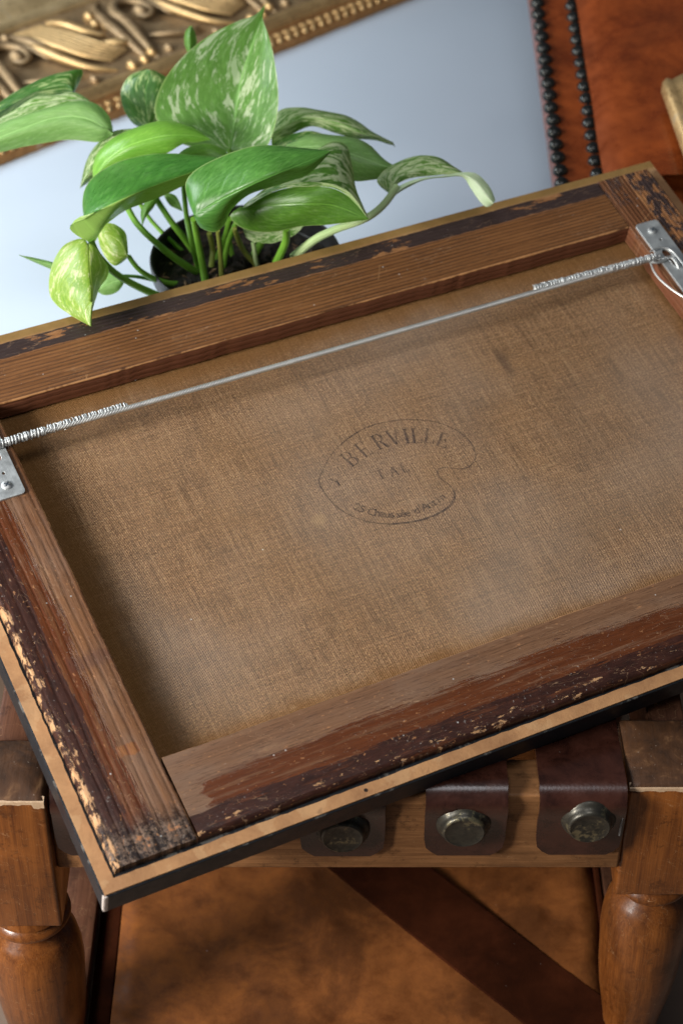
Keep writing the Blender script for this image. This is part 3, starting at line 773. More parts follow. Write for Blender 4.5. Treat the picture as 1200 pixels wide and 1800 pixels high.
b = box_bm(xr+.008, xr+.040, 1.105, YB+.04, ZS-.03, ZS+.014, .004, 2); sk('side_stretcher', bm_mesh('side_stretcher', b), M_DKWOOD)
# shadow across the hide, put in as a dark diagonal band
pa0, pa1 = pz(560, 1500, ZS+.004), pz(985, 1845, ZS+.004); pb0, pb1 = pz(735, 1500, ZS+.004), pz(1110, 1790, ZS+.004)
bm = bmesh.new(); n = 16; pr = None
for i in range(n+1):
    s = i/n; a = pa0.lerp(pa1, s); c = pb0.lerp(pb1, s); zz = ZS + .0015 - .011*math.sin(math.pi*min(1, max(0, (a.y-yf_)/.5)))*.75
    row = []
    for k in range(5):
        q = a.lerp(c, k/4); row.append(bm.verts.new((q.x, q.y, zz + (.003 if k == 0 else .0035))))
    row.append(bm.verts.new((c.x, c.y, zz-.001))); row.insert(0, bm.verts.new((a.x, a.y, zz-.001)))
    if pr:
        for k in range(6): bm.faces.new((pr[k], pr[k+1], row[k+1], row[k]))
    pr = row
sk('diagonal_shadow_band', bm_mesh('diagonal_shadow_band', bm), M_SHADE)

# ---------------------------------------------------------------- floor and white table
def mat_floor():
    g = G('pale_floor'); x, y, z = g.sep(g.obj()); n = g.noise(g.vec(x, y, z), 8, 5)
    return g.done(g.mix(n, (.13, .085, .06), (.20, .14, .10)), .6)
tag(link('floor', mesh('floor', [(-4, -1.5, 0), (4, -1.5, 0), (4, 6, 0), (-4, 6, 0)], [(0, 1, 2, 3)]), mat_floor()), kind='structure')
g = G('white_table_lacquer'); x, y, z = g.sep(g.obj()); n = g.noise(g.vec(x, y, z), 6, 4); f = g.noise(g.vec(x, y, z), 120, 4)
M_WHITE = g.done(g.mix(n, (.54, .63, .73), (.58, .67, .77)), g.step(n, .3, .7, .30, .40), nrm=g.bump(f, .05, .0008), spec=.5)
ZTB = .449
te = PZ(950, 20, ZTB).x, PZ(985, 330, ZTB).x
table = empty('white_table', (-.3, 2.2, 0), 'plain white table behind the stool carrying the potted plant and the gilt frame', 'table')
XR = .333
def tb(name, bmx, mat): o = link(name, bm_mesh(name, bmx), mat); o.parent = table; o.matrix_parent_inverse = Matrix.Translation((.3, -2.2, 0)); return o
tb('tabletop', box_bm(-1.35, XR, 1.58, 3.1, ZTB-.028, ZTB, .003, 2), M_WHITE)
for xx in (-1.30, XR-.06):
    for yy in (1.62, 3.02): tb('leg', box_bm(xx, xx+.045, yy, yy+.045, 0, ZTB-.029, .002, 1), M_WHITE)

# ---------------------------------------------------------------- gilt ornate frame lying on the table
def mat_gold(name, c0, c1, rough=.36, met=.75):
    g = G(name); x, y, z = g.sep(g.obj()); v = g.vec(x, y, z)
    n = g.noise(v, 28, 6, .7, .4); f = g.noise(v, 160, 5, .75); s = g.noise(g.vec(x*8, y*300, z*300), 1, 4, .6)
    c = g.mix(n, c0, c1); c = g.mix(g.step(f, .54, .66)*.6, c, (.10, .042, .014))
    c = g.mix(g.step(n, .60, .72)*.5, c, (.36, .34, .28)); c = g.mix(s*.25, c, tuple(q*.5 for q in c0))
    return g.done(c, g.step(n, .3, .7, rough, rough*1.6), met*1.0, g.bump(f + s, .35, .0008))
M_GOLD = mat_gold('aged_gilding', (.50, .31, .12), (.80, .58, .29))
M_GOLDD = mat_gold('rubbed_gilding', (.20, .125, .06), (.52, .38, .21), .42, .6)
M_GOLDP = mat_gold('pale_gilding', (.48, .34, .15), (.78, .62, .36), .36, .65)
M_BOLE = mat_gold('worn_bole', (.22, .10, .035), (.46, .25, .09), .5, .35)
g0 = PZ(0, 293, ZTB); g1 = PZ(722, 0, ZTB); ex = (g1-g0).normalized(); ey = Vector((-ex.y, ex.x, 0)); 
gilt = empty('gilt_frame', g0 + Vector((0, 0, .0008)), 'ornate gilded frame with carved scroll leaves lying behind the plant at the upper left', 'frame')
gilt.rotation_euler = (0, 0, math.atan2(ex.y, ex.x))
def gloc(px, py, z=.03):                                       # local (along, across) of a pixel at height z
    q = PZ(px, py, ZTB+z) - g0; return q.dot(ex), q.dot(ey)
w_r0 = gloc(0, 238, .022)[1]; w_r1 = gloc(0, 214, .030)[1]; w_b = gloc(0, 67, .030)[1]
def sweep(name, prof, s0, s1, mat, n=60, jit=.0):
    vs, fs = [], []; m = len(prof)
    for i in range(n+1):
        s = s0 + (s1-s0)*i/n
        for (w_, z) in prof: vs.append((s, w_+random.uniform(-jit, jit), z+random.uniform(-jit, jit)))
    for i in range(n):
        for k in range(m-1): a = i*m+k; fs.append((a, a+m, a+m+1, a+1))
    fs.append(tuple(range(m))); fs.append(tuple(n*m+k for k in range(m))[::-1])
    return link(name, mesh(name, vs, fs, True), mat, gilt)
S0, S1 = -.35, 1.05
lip = [(0, 0), (0, .006), (.003, .010), (.010, .012), (.018, .013), (w_r0-.006, .016), (w_r0-.003, .020)]
sweep('outer_lip', lip + [(w_r0-.003, 0)], S0, S1, M_BOLE, 260, .0007)
rdg = [(w_r0-.0035, .0)] + [(w_r0-.003 + (w_r1-w_r0+.006)*(.5-.5*math.cos(t*math.pi/8)), .018 + .014*math.sin(t*math.pi/8)) for t in range(9)] + [(w_r1+.003, 0)]
sweep('ridge', rdg, S0, S1, M_GOLD, 200, .0003)
cove = [(w_r1+.002, .018)]; cw = w_b - w_r1
for k in range(9): cove.append((w_r1+.003+cw*k/8, .0245-.003*math.sin(math.pi*k/8)+.008*k/8))
cove += [(w_b+.003, 0), (w_r1+.002, 0)]
sweep('cove', cove, S0, S1, M_GOLDD, 160, .0005)
q = w_b+.001; stepz = [(q, 0), (q, .034), (q+.004, .040), (q+.012, .042), (q+.018, .040), (q+.020, .036), (q+.028, .034), (q+.034, .040), (q+.046, .050), (q+.054, .050), (q+.058, .044), (q+.068, .044), (q+.080, .056), (q+.1, .062), (q+.12, .060), (q+.125, 0)]
sweep('stepped_moulding', stepz, S0, S1, M_GOLDP, 60, .0001)
# carved scroll leaf unit, repeated (meshes shared)
def bez(pts, n): return catmull([Vector(p) for p in pts], n)
OX = .62
def orn_unit(seed):
    rd = random.Random(seed); b = bmesh.new(); h = cw
    def leafrib(pts, r, flat=.8, n=14):
        pp = bez([(x*h*OX, y*h + w_r1+.003, .0215+.006*y + z*h*.9) for x, y, z in pts], n)
        rr = [.72*r*h*(.25 + .75*math.sin(math.pi*min(1, (i/(n-1))*.85+.12))) for i in range(n)]
        tube(b, pp, rr, 9, True, flat)
    if seed == 1:                                             # broad ribbed leaf sweeping down and curling out
        for k in range(6):
            o = k*.062
            leafrib([(.02+o, .99, 0), (.06+o, .80, .05), (.13+o*1.05, .55, .08), (.26+o*1.1, .33, .07), (.48+o*.95, .19+o*.2, .035)], .036, .9, 18)
        leafrib([(-.04, .90, 0), (-.02, .66, .05), (.04, .42, .06), (.18, .20, .05), (.42, .08, .02)], .055, .8, 18)
        leafrib([(.46, .97, 0), (.52, .80, .06), (.60, .62, .07), (.76, .50, .04)], .060, .8, 14)
        leafrib([(.60, .46, .02), (.70, .36, .06), (.84, .32, .05), (.94, .40, .02)], .050, .8, 14)
    else:                                                     # scroll with a tight curl
        pts = []
        for q in range(9):
            a = math.radians(200 - q*42); rr = .26 - q*.024; pts.append((.52 + rr*math.cos(a)*1.1, .62 + rr*math.sin(a), .06))
        leafrib([(.10, .05, 0), (.14, .25, .05)] + pts, .060, .9, 30)
        leafrib([(.00, .08, 0), (.02, .34, .05), (.06, .60, .06), (.16, .84, .05), (.34, .96, .02)], .058, .8, 18)
        for k in range(4):
            o = k*.06
            leafrib([(.32+o, .34-o*.2, .02), (.46+o, .24-o*.2, .05), (.66+o*.8, .17, .05), (.86, .15+o*.4, .02)], .034, .9, 14)
        leafrib([(.82, .96, 0), (.86, .74, .05), (.92, .54, .05), (.98, .38, .02)], .060, .8, 14)
        leafrib([(.74, .84, .02), (.78, .66, .05), (.84, .48, .03)], .040, .8, 10)
    for (x, y, r) in (((.88, .80, .05), (.82, .68, .045), (.90, .62, .04), (.60, .06, .05), (.78, .07, .045), (.94, .12, .05)) if seed == 1 else ((.54, .62, .07), (.60, .95, .04), (.70, .90, .045), (.30, .10, .045), (.94, .06, .045))):
        bmesh.ops.create_icosphere(b, subdivisions=2, radius=r*h, matrix=Matrix.Translation((x*h*OX, y*h + w_r1+.003, .0235+.01*y+rd.uniform(0, .002))) @ Matrix.Diagonal((.7, 1, 1, 1)))
    return bm_mesh('carved_leaf', b, True, 80)
u = cw*OX*.86
units = [orn_unit(1), orn_unit(2)]
k = 0; s = -.22
while s < .72:
    o = link('carved_leaf', units[k % 2], M_GOLDD if k % 3 else M_GOLD, gilt); o.location = (s, 0, 0); s += u; k += 1
# small beads along the outer lip
b = bmesh.new(); bmesh.ops.create_icosphere(b, subdivisions=2, radius=.0058, matrix=Matrix.Diagonal((1.25, .8, .7, 1))); bead = bm_mesh('lip_carving', b)
s = -.2; k = 0
while s < .80:
    for ww in (.008, .020):
        o = link('lip_carving', bead, M_BOLE if (k*7) % 5 else M_GOLD, gilt); o.location = (s + ww*.5, min(ww, w_r0-.010), .0125); o.rotation_euler = (0, 0, .7 if ww < .01 else -.6); k += 1
        o.scale = (random.uniform(.8, 1.15), random.uniform(.7, 1.1), 1)
    s += .0148

# ---------------------------------------------------------------- leather chair with nailheads
c0 = P(931, -50, 2.42); c1 = P(984, 345, 2.17); ZC = c1.z
dirn = (c1-c0).normalized(); up_ = Vector((1, .10, 0)).cross(dirn).normalized()
if up_.dot(CAM-c1) < 0: up_ = -up_
side = up_.cross(dirn).normalized()
if side.x < 0: side = -side
chair = empty('leather_chair', (c1.x+.3, c1.y, 0), 'chestnut leather chair back edged with two rows of black nailheads at the upper right', 'chair')
def ck(name, me, mat): o = link(name, me, mat); o.parent = chair; o.matrix_parent_inverse = Matrix.Translation((-(c1.x+.3), -c1.y, 0)); return o
st0 = c0 - dirn*.25; LEN = (c1-c0).length + .27; gap = .0445
def cp(s, w, z=0): return st0 + dirn*s + side*w + up_*z
def slab(name, w0, w1, z0, z1, mat, bev, s0=0, s1=None):
    s1 = LEN if s1 is None else s1
    b = box_bm(s0, s1, w0, w1, z0, z1, bev, 4)
    for v in b.verts: v.co = cp(v.co.x, v.co.y, v.co.z)
    bmesh.ops.recalc_face_normals(b, faces=b.faces)
    return ck(name, bm_mesh(name, b), mat)
slab('back_frame', .0, .56, -.045, .0, M_CHAIR, .006)
# padded panel with soft swelling edge
vs, fs = [], []; na, nb = 30, 40
for i in range(na+1):
    for j in range(nb+1):
        s = .02 + (LEN-.04)*i/na; q_ = j/nb; w_ = gap+.004 + (.545-gap)*q_
        z = .004 + .030*(1-math.exp(-(w_-gap)*42))*(1-math.exp(-(.555-w_)*30)) + .0015*math.sin(i*.9+j*.4)
        vs.append(cp(s, w_, z))
for i in range(na):
    for j in range(nb):
        k = i*(nb+1)+j; fs.append((k, k+1, k+nb+2, k+nb+1))
ck('back_pad', mesh('back_pad', vs, fs, True), M_CHAIR)
def mat_nail():
    g = G('black_nailhead'); x, y, z = g.sep(g.obj()); n = g.noise(g.vec(x, y, z), 200, 3)
    return g.done(g.mix(n, (.012, .014, .014), (.05, .05, .045)), .26, .6)
M_NAIL = mat_nail()
rn = .0086
b = bmesh.new(); lathe(b, [(.0005, -.003), (rn, -.003), (rn, .0003), (rn*.93, .0024), (rn*.75, .0043), (rn*.5, .0056), (rn*.25, .0062), (.0004, .0064)], 20); bmesh.ops.recalc_face_normals(b, faces=b.faces)
nail = bm_mesh('nailhead', b, True, 60)
NR = up_.to_track_quat('Z', 'Y').to_euler()
for row, wo in ((0, .0035), (1, gap)):
    s = .10 + row*.006
    while s < LEN-.012:
        o = link('nailhead', nail, M_NAIL); o.parent = chair; o.matrix_parent_inverse = Matrix.Translation((-(c1.x+.3), -c1.y, 0))
        o.location = cp(s, wo + random.uniform(-.0005, .0005), .0010); s += .0213; o.rotation_euler = NR
for w_ in (.17, .50):
    qa, qb = cp(.05, w_, -.046), cp(LEN-.03, w_, -.046)
    b = bmesh.new(); tube(b, [qa, qb, (qb.x+.01, qb.y+.02, .42), (qb.x+.01, qb.y+.05, 0)], [.016, .020, .022, .014], 12); ck('leg', bm_mesh('leg', b), M_DKWOOD)
# small gilt frame end resting on the chair
sf = empty('small_gilt_frame', PZ(1165, 142, ZC+.05), 'corner of a small pale gilded frame lying on the leather chair at the right edge', 'frame')
def on_chair(px, py, h):
    r = ray(px, py); p0 = st0 + up_*h; return CAM + r*((p0-CAM).dot(up_)/r.dot(up_))
a_ = on_chair(1164, 142, .062); b_ = on_chair(1208, 268, .062); sd = (b_-a_).normalized(); sw = up_.cross(sd)
sf.matrix_world = Matrix.Translation(a_ - up_*.012) @ Matrix((sd, sw, up_)).transposed().to_4x4()
pr_ = [(0, -.003), (0, .010), (.004, .016), (.010, .013), (.016, .017), (.026, .022), (.034, .016), (.040, .018), (.046, .010), (.046, -.003)]
vs, fs = [], []; n = 30
for i in range(n+1):
    for w_, z in pr_: vs.append((.5*i/n, w_, z+random.uniform(-.0003, .0003)))
m = len(pr_)
for i in range(n):
    for k in range(m-1): a = i*m+k; fs.append((a, a+m, a+m+1, a+1))
fs += [tuple(range(m)), tuple(n*m+k for k in range(m))[::-1]]
link('moulding', mesh('moulding', vs, fs, True), M_GOLD, sf)
vs, fs = [], []
for i in range(n+1):
    for w_, z in pr_: vs.append((w_, .046+.4*i/n, z))
for i in range(n):
    for k in range(m-1): a = i*m+k; fs.append((a, a+m, a+m+1, a+1))
fs += [tuple(range(m)), tuple(n*m+k for k in range(m))[::-1]]
link('moulding', mesh('moulding', vs, fs, True), M_GOLD, sf)

# ---------------------------------------------------------------- potted pothos
POT = P(432, 448, 1.985); RP = 169/F*1.985
g = G('black_plastic_pot'); x, y, z = g.sep(g.obj()); n = g.noise(g.vec(x, y, z), 80, 4)
M_POT = g.done(g.mix(n, (.012, .012, .013), (.028, .027, .027)), .42, nrm=g.bump(n, .2, .0006))
g = G('potting_soil'); x, y, z = g.sep(g.obj()); n = g.noise(g.vec(x, y, z), 90, 8, .8); n2 = g.noise(g.vec(x, y, z), 260, 4, .8)
M_SOIL = g.done(g.mix(g.step(n, .45, .7), (.010, .007, .005), (.075, .045, .028)), .95, nrm=g.bump(n+n2, 1, .004))
g = G('bark_chip'); M_CHIP = g.done((.16, .09, .05), .85)
plant = empty('potted_pothos', (POT.x, POT.y, ZTB), 'variegated pothos houseplant in a black plastic pot behind the picture frame', 'potted plant')
PI_ = Matrix.Translation((-POT.x, -POT.y, -ZTB))
def pk(name, me, mat, parent=None):
    o = link(name, me, mat); o.parent = parent or plant
    if not parent: o.matrix_parent_inverse = PI_
    return o
b = bmesh.new(); H = POT.z-ZTB; r = RP
prof = [(.001, 0), (r*.74, 0), (r*.76, .002), (r*.93, H-.022), (r*.945, H-.020), (r*.985, H-.018), (r, H-.003), (r*.992, H), (r*.97, H-.001), (r*.955, H-.012), (r*.93, H-.03), (r*.91, H-.05), (.001, H-.05)]
lathe(b, prof, 72); bmesh.ops.recalc_face_normals(b, faces=b.faces)
for v in b.verts: v.co += Vector((POT.x, POT.y, ZTB))
pot = pk('pot', bm_mesh('pot', b, True, 50), M_POT)
ZSO = POT.z-.020
b = bmesh.new(); R_ = r*.935
rings = [[b.verts.new((POT.x, POT.y, ZSO+.004))]]
for i in range(1, 15):
    rr = R_*i/14
    rings.append([b.verts.new((POT.x+rr*math.cos(2*math.pi*k/48), POT.y+rr*math.sin(2*math.pi*k/48), ZSO+random.uniform(-.003, .003)+.004*(1-i/14))) for k in range(48)])
for k in range(48): b.faces.new((rings[0][0], rings[1][k], rings[1][(k+1) % 48]))
for r0, r1 in zip(rings[1:], rings[2:]):
    for k in range(48): b.faces.new((r0[k], r1[k], r1[(k+1) % 48], r0[(k+1) % 48]))
pk('soil', bm_mesh('soil', b, False), M_SOIL)
b = bmesh.new()
for k in range(70):
    a = random.uniform(0, 6.28); rr = R_*math.sqrt(random.random())*.95; c = Vector((POT.x+rr*math.cos(a), POT.y+rr*math.sin(a), ZSO+.004)); d = Vector((random.uniform(-1, 1), random.uniform(-1, 1), random.uniform(-.2, .5)))*.005
    tube(b, [c-d, c+d*.3, c+d], [.0008, .0016, .0006], 5, True, .5)
tag(pk('bark_chips', bm_mesh('bark_chips', b, False), M_CHIP), kind='stuff')

def mat_leaf(name, c0, c1, var, vcol, under, vs_=1.0, seed=0.0, gl=.30, half=False):
    g = G(name); u, v, _ = g.sep(g.uv()); x, y, z = g.sep(g.obj())
    au = u.abs()
    flow = g.vec((v - au*.45)*(5*vs_), u*(13*vs_), seed)      # streaks run with the side veins
    n = g.noise(g.vec((v-au*.55)*7*vs_, au*4.8*vs_, g.step(u, -.01, .01)*7.0+seed), 1, 7, .72, .5)
    n2 = g.noise(g.vec((v-au*.55)*24*vs_, au*12*vs_, g.step(u, -.01, .01)*3.0+seed), 1, 5, .7)
    b = g.noise(g.vec(u*2, v*3, seed), 1, 4)
    veins = ((v - au*.42)*46).sin(); vn = g.step(veins, .80, 1.0)
    c = g.mix(g.con(b*.6 + n2*.4), c0, c1)
    c = g.mix(g.step(n2, .50, .62)*.35, c, tuple(min(1, q*1.5) for q in c1))
    if var: 
        m = g.step(n*.62 + n2*.22 + b*.16, var, var+.045)
        c = g.mix(m*.90, c, vcol)
        m2 = g.step(g.noise(g.vec((v-au*.55)*16*vs_, au*12*vs_, seed+3), 1, 6, .75), .52, .60)*.22
        c = g.mix(m2, c, tuple(.5*(p_+q_) for p_, q_ in zip(vcol, c1)))
    c = g.mix(vn*.07, c, tuple(min(1, q*1.6) for q in c1))
    c = g.mix(g.step(au, .035, .012)*.55, c, tuple(min(1, q*1.8+.02) for q in c1))
    c = g.mix(g.step(au, .965, .99)*.45, c, (.45, .55, .22))
    geo = g.N.new('ShaderNodeNewGeometry'); bf = S(g, geo.outputs['Backfacing'])
    cu = g.mix(g.step(au, .04, .012)*.4 + vn*.12, g.mix((n2*.3) if half else n2*.5, under, c) if half else g.mix(n2*.5, c, under), tuple(min(1, q*1.5) for q in under))
    cc = g.mix(bf, c, cu)
    if half: cc = g.mix(g.step(u, .0, .02), cc, cu)
    h = g.step(veins, .6, 1.0)*-.3 + g.step(au, .05, .0)*-1.2 + n2*.5
    nrm = g.bump(h, .35, .0010)
    g.done(cc, g.step(n2, .3, .7, gl, gl*1.5), nrm=nrm, spec=.5)
    tl = g.N.new('ShaderNodeBsdfTranslucent'); mx = g.N.new('ShaderNodeMixShader'); mx.inputs[0].default_value = .30
    g.put(tl.inputs[0], g.mix(.5, cc, (.30, .55, .06))); g.t.links.new(nrm.k, tl.inputs[1])
    g.t.links.new(g.b.outputs[0], mx.inputs[1]); g.t.links.new(tl.outputs[0], mx.inputs[2]); g.t.links.new(mx.outputs[0], g.out.inputs[0])
    return g.m
ML = {
 'fold':  mat_leaf('leaf_folded_green', (.028, .140, .022), (.080, .26, .040), .70, (.3, .5, .2), (.36, .54, .13), 1.0, 3.5, .25, True),
 'big':   mat_leaf('leaf_big_variegated', (.075, .20, .040), (.17, .36, .085), .512, (.60, .70, .46), (.22, .42, .15), 1.0, 1.0, .26),
 'green': mat_leaf('leaf_plain_green', (.038, .150, .024), (.105, .28, .050), .70, (.3, .5, .2), (.20, .40, .08), 1.0, 3.0, .25),
 'deep':  mat_leaf('leaf_deep_green', (.038, .12, .014), (.105, .25, .026), .64, (.50, .62, .34), (.18, .34, .06), 1.0, 4.0, .30),
 'lime':  mat_leaf('leaf_lime', (.11, .32, .028), (.22, .46, .060), .62, (.42, .58, .22), (.26, .44, .12), 1.0, 5.0, .28),
 'yell':  mat_leaf('leaf_yellow_variegated', (.14, .30, .018), (.32, .44, .06), .515, (.62, .66, .32), (.42, .52, .18), 1.1, 6.0, .32),
 'dark':  mat_leaf('leaf_dark_variegated', (.018, .085, .016), (.05, .17, .022), .500, (.42, .52, .22), (.18, .32, .09), .9, 7.5, .28),
 'varg':  mat_leaf('leaf_cream_streaked', (.040, .14, .016), (.12, .27, .030), .475, (.58, .66, .38), (.24, .40, .10), 1.3, 9.0, .30),
 'white': mat_leaf('leaf_whitish_tip', (.42, .58, .32), (.58, .70, .48), .55, (.72, .78, .66), (.55, .66, .45), .8, 2.0, .34),
 'pale':  mat_leaf('leaf_pale', (.16, .34, .085), (.27, .46, .15), .60, (.60, .70, .50), (.42, .58, .33), .8, 2.0, .34)}
def leaf(kind, left, mid, right, bulge=.004, n=34, m=8):
    """three lines from leaf base to tip, each point (x, y, depth)"""
    L = catmull([P(*p) for p in left], n); Mi = catmull([P(*p) for p in mid], n); R = catmull([P(*p) for p in right], n)
    bm = bmesh.new(); uvl = bm.loops.layers.uv.new('UVMap'); rows = []; uvs = {}
    for i in range(n):
        row = []; s = i/(n-1)
        cw_ = (L[i]-Mi[i]).length + (R[i]-Mi[i]).length
        d = Mi[min(i+1, n-1)] - Mi[max(i-1, 0)]
        nr = (R[i]-L[i]).cross(d)
        nr = nr.normalized() if nr.length > 1e-9 else Vector((0, -1, 0))
        if nr.dot(CAM-Mi[i]) < 0: nr = -nr
        for k in range(-m, m+1):
            t = abs(k)/m; E = L[i] if k < 0 else R[i]
            wv = .0006*math.sin(s*16+k*.3)*t
            p = Mi[i].lerp(E, t) + nr*(bulge*math.sin(math.pi*t)*min(1, cw_/.05) + wv + .00025*math.sin((s-t*.42)*46)*t*min(1, cw_/.06))
            vv = bm.verts.new(p); uvs[vv] = (k/m, s); row.append(vv)
        rows.append(row)
    for r0, r1 in zip(rows, rows[1:]):
        for k in range(2*m): bm.faces.new((r0[k], r0[k+1], r1[k+1], r1[k]))
    for f in bm.faces:
        for lp in f.loops: lp[uvl].uv = uvs[lp.vert]
    # make the front side face the camera side chosen by the majority
    c = sum((f.normal*f.calc_area() for f in bm.faces if not f.normal_update()), Vector())
    if c.dot(CAM-POT) < 0: bmesh.ops.reverse_faces(bm, faces=bm.faces[:])
    me = bm_mesh('leaf', bm, True, 180)
    o = pk('leaf', me, ML[kind])
    return o
def D(pts, *ts):                                              # add depths, interpolated along the points
    n = len(pts); out = []
    for i, p in enumerate(pts):
        s = i/(n-1)*(len(ts)-1); k = min(int(s), len(ts)-2) if len(ts) > 1 else 0
        t = ts[0] if len(ts) == 1 else ts[k] + (ts[k+1]-ts[k])*(s-k)
        out.append((p[0], p[1], t))
    return out
# 1 the tall leaf
leaf('big', D([(405,268),(350,262),(295,240),(272,200),(280,158),(303,120),(335,87),(375,58),(418,37),(449,26),(467,7)], 1.99,1.96,2.0),
     D([(405,268),(408,240),(414,200),(422,150),(437,98),(455,45),(467,7)], 1.99,2.005,2.0),
     D([(405,268),(440,275),(470,256),(486,210),(489,160),(482,105),(472,62),(462,32),(467,7)], 1.99,1.975,2.0), .003, 44, 10)
# 2 dark round leaf behind it
leaf('dark', D([(262,228),(235,218),(217,190),(213,160),(228,133),(255,122)], 2.07), D([(262,228),(258,195),(256,160),(262,135),(264,123)], 2.06), D([(262,228),(290,205),(302,170),(296,140),(275,125)], 2.07))
leaf('deep', D([(330,94),(324,75),(326,55),(334,46)], 2.12), D([(334,94),(333,75),(334,58),(337,46)], 2.11), D([(342,92),(346,78),(344,60),(338,46)], 2.12))
# leaf behind the long ones
leaf('lime', D([(165,318),(163,290),(178,262),(217,232),(283,213),(333,221),(370,245)], 1.96,1.95,1.94), D([(165,318),(185,285),(225,257),(285,240),(335,238),(370,245)], 1.95,1.92,1.94), D([(165,318),(200,300),(240,285),(292,270),(325,252),(345,250),(370,245)], 1.95,1.93,1.94), .005)
leaf('varg', D([(232,226),(200,231),(168,256),(150,290),(141,331)], 1.99), D([(232,226),(200,250),(172,280),(141,331)], 1.98), D([(232,226),(220,262),(190,300),(160,318),(141,331)], 1.99))
leaf('deep', D([(300,285),(325,262),(360,252),(390,262),(412,282)], 1.965), D([(300,285),(340,275),(412,282)], 1.96), D([(300,285),(350,292),(412,282)], 1.965))
# 5 long dark leaf folded along the midrib
leaf('fold', D([(148,386),(145,352),(160,316),(205,285),(270,271),(345,272),(412,280)], 1.88,1.93,1.90),
     D([(148,386),(185,364),(232,342),(290,319),(350,298),(412,280)], 1.86,1.845,1.87,1.90), D([(148,386),(122,398),(136,414),(165,426),(182,400),(225,368),(285,345),(340,318),(412,280)], 1.86,1.90,1.90), .003, 40, 8)
# 6 broad green leaf in the centre
leaf('green', D([(341,378),(330,352),(327,321),(348,296),(400,270),(452,256),(515,258),(583,265)], 1.85,1.86,1.84), D([(341,378),(400,345),(470,313),(530,288),(583,265)], 1.84,1.815,1.84),
     D([(341,378),(352,400),(378,408),(396,393),(408,368),(440,341),(490,325),(542,306),(583,265)], 1.85,1.86,1.84), .006, 40, 9)
# 7 folded leaf right of it
leaf('varg', D([(430,364),(478,330),(535,278),(580,249),(608,254),(618,290),(628,338),(648,386)], 1.90,1.97,1.87), D([(430,364),(480,337),(530,327),(580,329),(614,347),(648,386)], 1.89,1.86,1.87), 
     D([(430,364),(430,364.5),(480,337.5),(530,327.5),(580,329.5),(614,347.5),(648,386)], 1.89,1.861,1.87), .004)
leaf('deep', D([(430,364),(480,337.5),(530,327.5),(580,329.5),(614,347.5),(648,386)], 1.89,1.861,1.87), D([(428,366),(480,360),(540,358),(590,362),(648,386)], 1.89,1.865,1.87),
     D([(425,362),(404,380),(428,402),(475,408),(530,398),(585,394),(648,386)], 1.89,1.90,1.87), .002)
# 8-9 pair to the upper right
leaf('varg', D([(478,225),(488,196),(520,189),(562,193),(612,205),(655,231),(694,256)], 2.03), D([(478,235),(530,208),(585,214),(640,236),(694,256)], 2.01), D([(478,262),(500,243),(545,223),(582,231),(622,244),(662,247),(694,256)], 2.02), .003)
leaf('pale', D([(500,262),(540,238),(588,237),(633,246),(660,264),(680,288),(698,301)], 1.985), D([(500,262),(560,258),(620,272),(698,301)], 1.96), D([(500,262),(560,300),(620,318),(658,316),(680,309),(698,301)], 1.97), .005)
leaf('dark', D([(470,262),(500,240),(545,230),(580,240)], 2.0), D([(470,262),(520,255),(580,242)], 1.995), D([(470,262),(520,270),(580,245)], 2.0))
# 10 twisted leaf with its pale curled end
leaf('varg', D([(685,342),(662,318),(687,291),(726,275),(770,276),(797,292),(812,304)], 1.96), D([(685,342),(698,308),(740,293),(780,297),(812,304)], 1.95), D([(685,342),(700,322),(735,311),(775,308),(812,305)], 1.95), .003)
leaf('white', D([(690,345),(700,328),(735,314),(775,309),(812,303),(838,306),(860,328),(870,352)], 1.94), D([(688,348),(712,328),(745,315),(780,310),(815,308),(838,322),(853,342),(866,358)], 1.935), D([(685,350),(712,332),(745,317),(780,312),(812,311),(826,330),(842,353),(855,364),(866,359)], 1.94), .001)
# 11-12 far left pair
leaf('pale', D([(199,234),(193,205),(170,183),(138,177),(100,185),(50,200),(0,218),(-80,262)], 1.99), D([(199,234),(150,208),(100,207),(40,226),(-80,275)], 1.97), D([(199,234),(176,249),(125,246),(75,252),(25,262),(-80,292)], 1.98), .007)
leaf('dark', D([(130,165),(142,140),(145,122),(112,127),(75,137),(38,155),(0,180),(-80,235)], 2.05), D([(130,165),(118,148),(80,155),(30,180),(-80,245)], 2.03), D([(130,165),(110,171),(60,176),(15,200),(-20,226),(-80,255)], 2.04), .004)
leaf('varg', D([(160,180),(135,163),(100,166),(60,172),(5,207)], 2.02), D([(160,180),(120,174),(60,185),(0,216)], 2.01), D([(160,180),(120,190),(60,200),(0,222)], 2.0))
# 13 yellow leaf dipping over the picture
leaf('yell', D([(157,429),(136,420),(112,432),(95,458),(87,488),(88,518),(100,537),(120,551),(140,563),(160,574)], 1.87,1.86,1.80), D([(157,429),(159,475),(164,510),(162,542),(160,574)], 1.85,1.81,1.79),
     D([(157,429),(176,448),(191,470),(188,490),(176,506),(167,530),(162,555),(160,574)], 1.86,1.88,1.79), .006)
leaf('pale', D([(98,462),(70,455),(34,448)], 1.9), D([(98,468),(70,460),(34,448)], 1.895), D([(96,476),(70,465),(34,449)], 1.9))
leaf('yell', D([(226,452),(222,412),(207,397),(190,392),(178,402)], 1.93), D([(226,452),(210,425),(185,410)], 1.92), D([(226,452),(202,467),(182,446),(172,415),(178,402)], 1.93))
leaf('pale', D([(221,492),(205,478),(188,480),(178,496),(170,512)], 1.93), D([(221,492),(195,497),(170,512)], 1.925), D([(221,492),(208,512),(186,519),(170,512)], 1.93))
leaf('varg', D([(535,396),(500,388),(460,388),(428,402)], 1.97), D([(535,396),(480,405),(428,405)], 1.965), D([(535,396),(512,416),(483,426),(455,427),(436,420),(428,406)], 1.96))
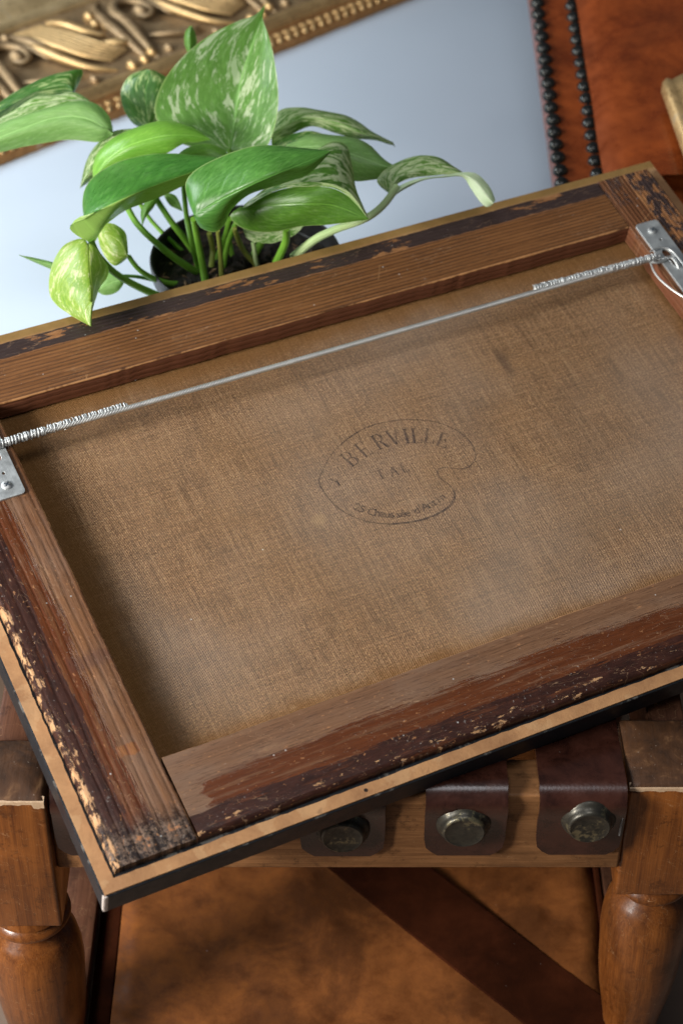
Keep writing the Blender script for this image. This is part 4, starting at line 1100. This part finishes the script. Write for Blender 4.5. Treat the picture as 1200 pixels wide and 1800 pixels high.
leaf('deep', D([(286,338),(262,348),(248,370),(250,398)], 1.98), D([(286,338),(262,360),(250,398)], 1.975), D([(286,338),(272,362),(258,380),(250,398)], 1.98))
leaf('deep', D([(290,338),(310,345),(322,372)], 2.0), D([(288,338),(304,352),(322,372)], 2.0), D([(286,338),(298,360),(322,372)], 2.0))
# stems
def mat_stem(nm, c0, c1):
    g = G(nm); x, y, z = g.sep(g.obj()); n = g.noise(g.vec(x, y, z), 60, 4); f = g.noise(g.vec(x, y, z), 400, 2)
    return g.done(g.mix(n, c0, c1), .34, nrm=g.bump(f, .15, .0005))
MS = {'g': mat_stem('stem_green', (.09, .24, .020), (.19, .38, .045)), 'p': mat_stem('stem_pale', (.36, .50, .20), (.48, .60, .32)), 'd': mat_stem('stem_shaded_brown', (.14, .15, .03), (.26, .30, .06))}
def stem(pts, w, k='g', w2=None):
    b = bmesh.new(); q = catmull([P(*p) for p in pts], 22); t = pts[0][2]
    r0 = w/2/F*t; r1 = (w2 or w*1.25)/2/F*t
    tube(b, q, [r0 + (r1-r0)*(i/21)**1.5 for i in range(22)], 10); pk('stem', bm_mesh('stem', b), MS[k])
stem([(225,366,1.95),(240,392,1.95),(267,420,1.95),(308,454,1.97),(354,484,2.0)], 11)
stem([(275,350,1.99),(300,388,2.0),(325,420,2.01),(345,448,2.03)], 11)
stem([(322,318,1.95),(328,380,1.97),(338,430,1.98),(350,472,2.0)], 9)
stem([(340,385,1.90),(347,420,1.93),(354,455,1.95),(361,495,1.96)], 11)
stem([(383,405,1.92),(387,440,1.95),(390,488,1.97)], 8, 'd')
stem([(368,410,1.98),(374,440,2.0),(370,478,2.0)], 9, 'd')
stem([(420,380,1.95),(402,425,1.98),(392,470,2.0)], 9)
stem([(404,385,1.97),(395,420,2.0),(380,462,2.02)], 10)
stem([(412,402,1.95),(428,440,1.98),(455,470,2.0)], 9, 'd')
stem([(503,402,1.93),(502,425,1.95),(486,462,1.97)], 13)
stem([(698,328,1.94),(672,362,1.93),(640,385,1.92),(590,403,1.94),(552,422,1.96),(515,452,1.98)], 13, 'p')
stem([(160,422,1.87),(172,448,1.88),(200,478,1.90),(235,500,1.92),(282,522,1.95)], 12)
stem([(226,450,1.93),(245,474,1.94),(275,492,1.96),(310,500,1.98),(350,492,2.0)], 9, 'g', 15)
stem([(205,485,1.93),(245,487,1.95),(300,500,1.98)], 6)
stem([(445,426,1.97),(448,445,1.98),(452,470,2.0)], 8, 'p')
stem([(404,262,1.99),(395,320,1.99),(400,400,2.0),(410,460,2.02)], 8)
stem([(197,232,1.99),(215,290,2.0),(260,380,2.02),(330,450,2.03)], 7)
stem([(470,405,2.0),(460,425,2.01),(440,460,2.02)], 12)
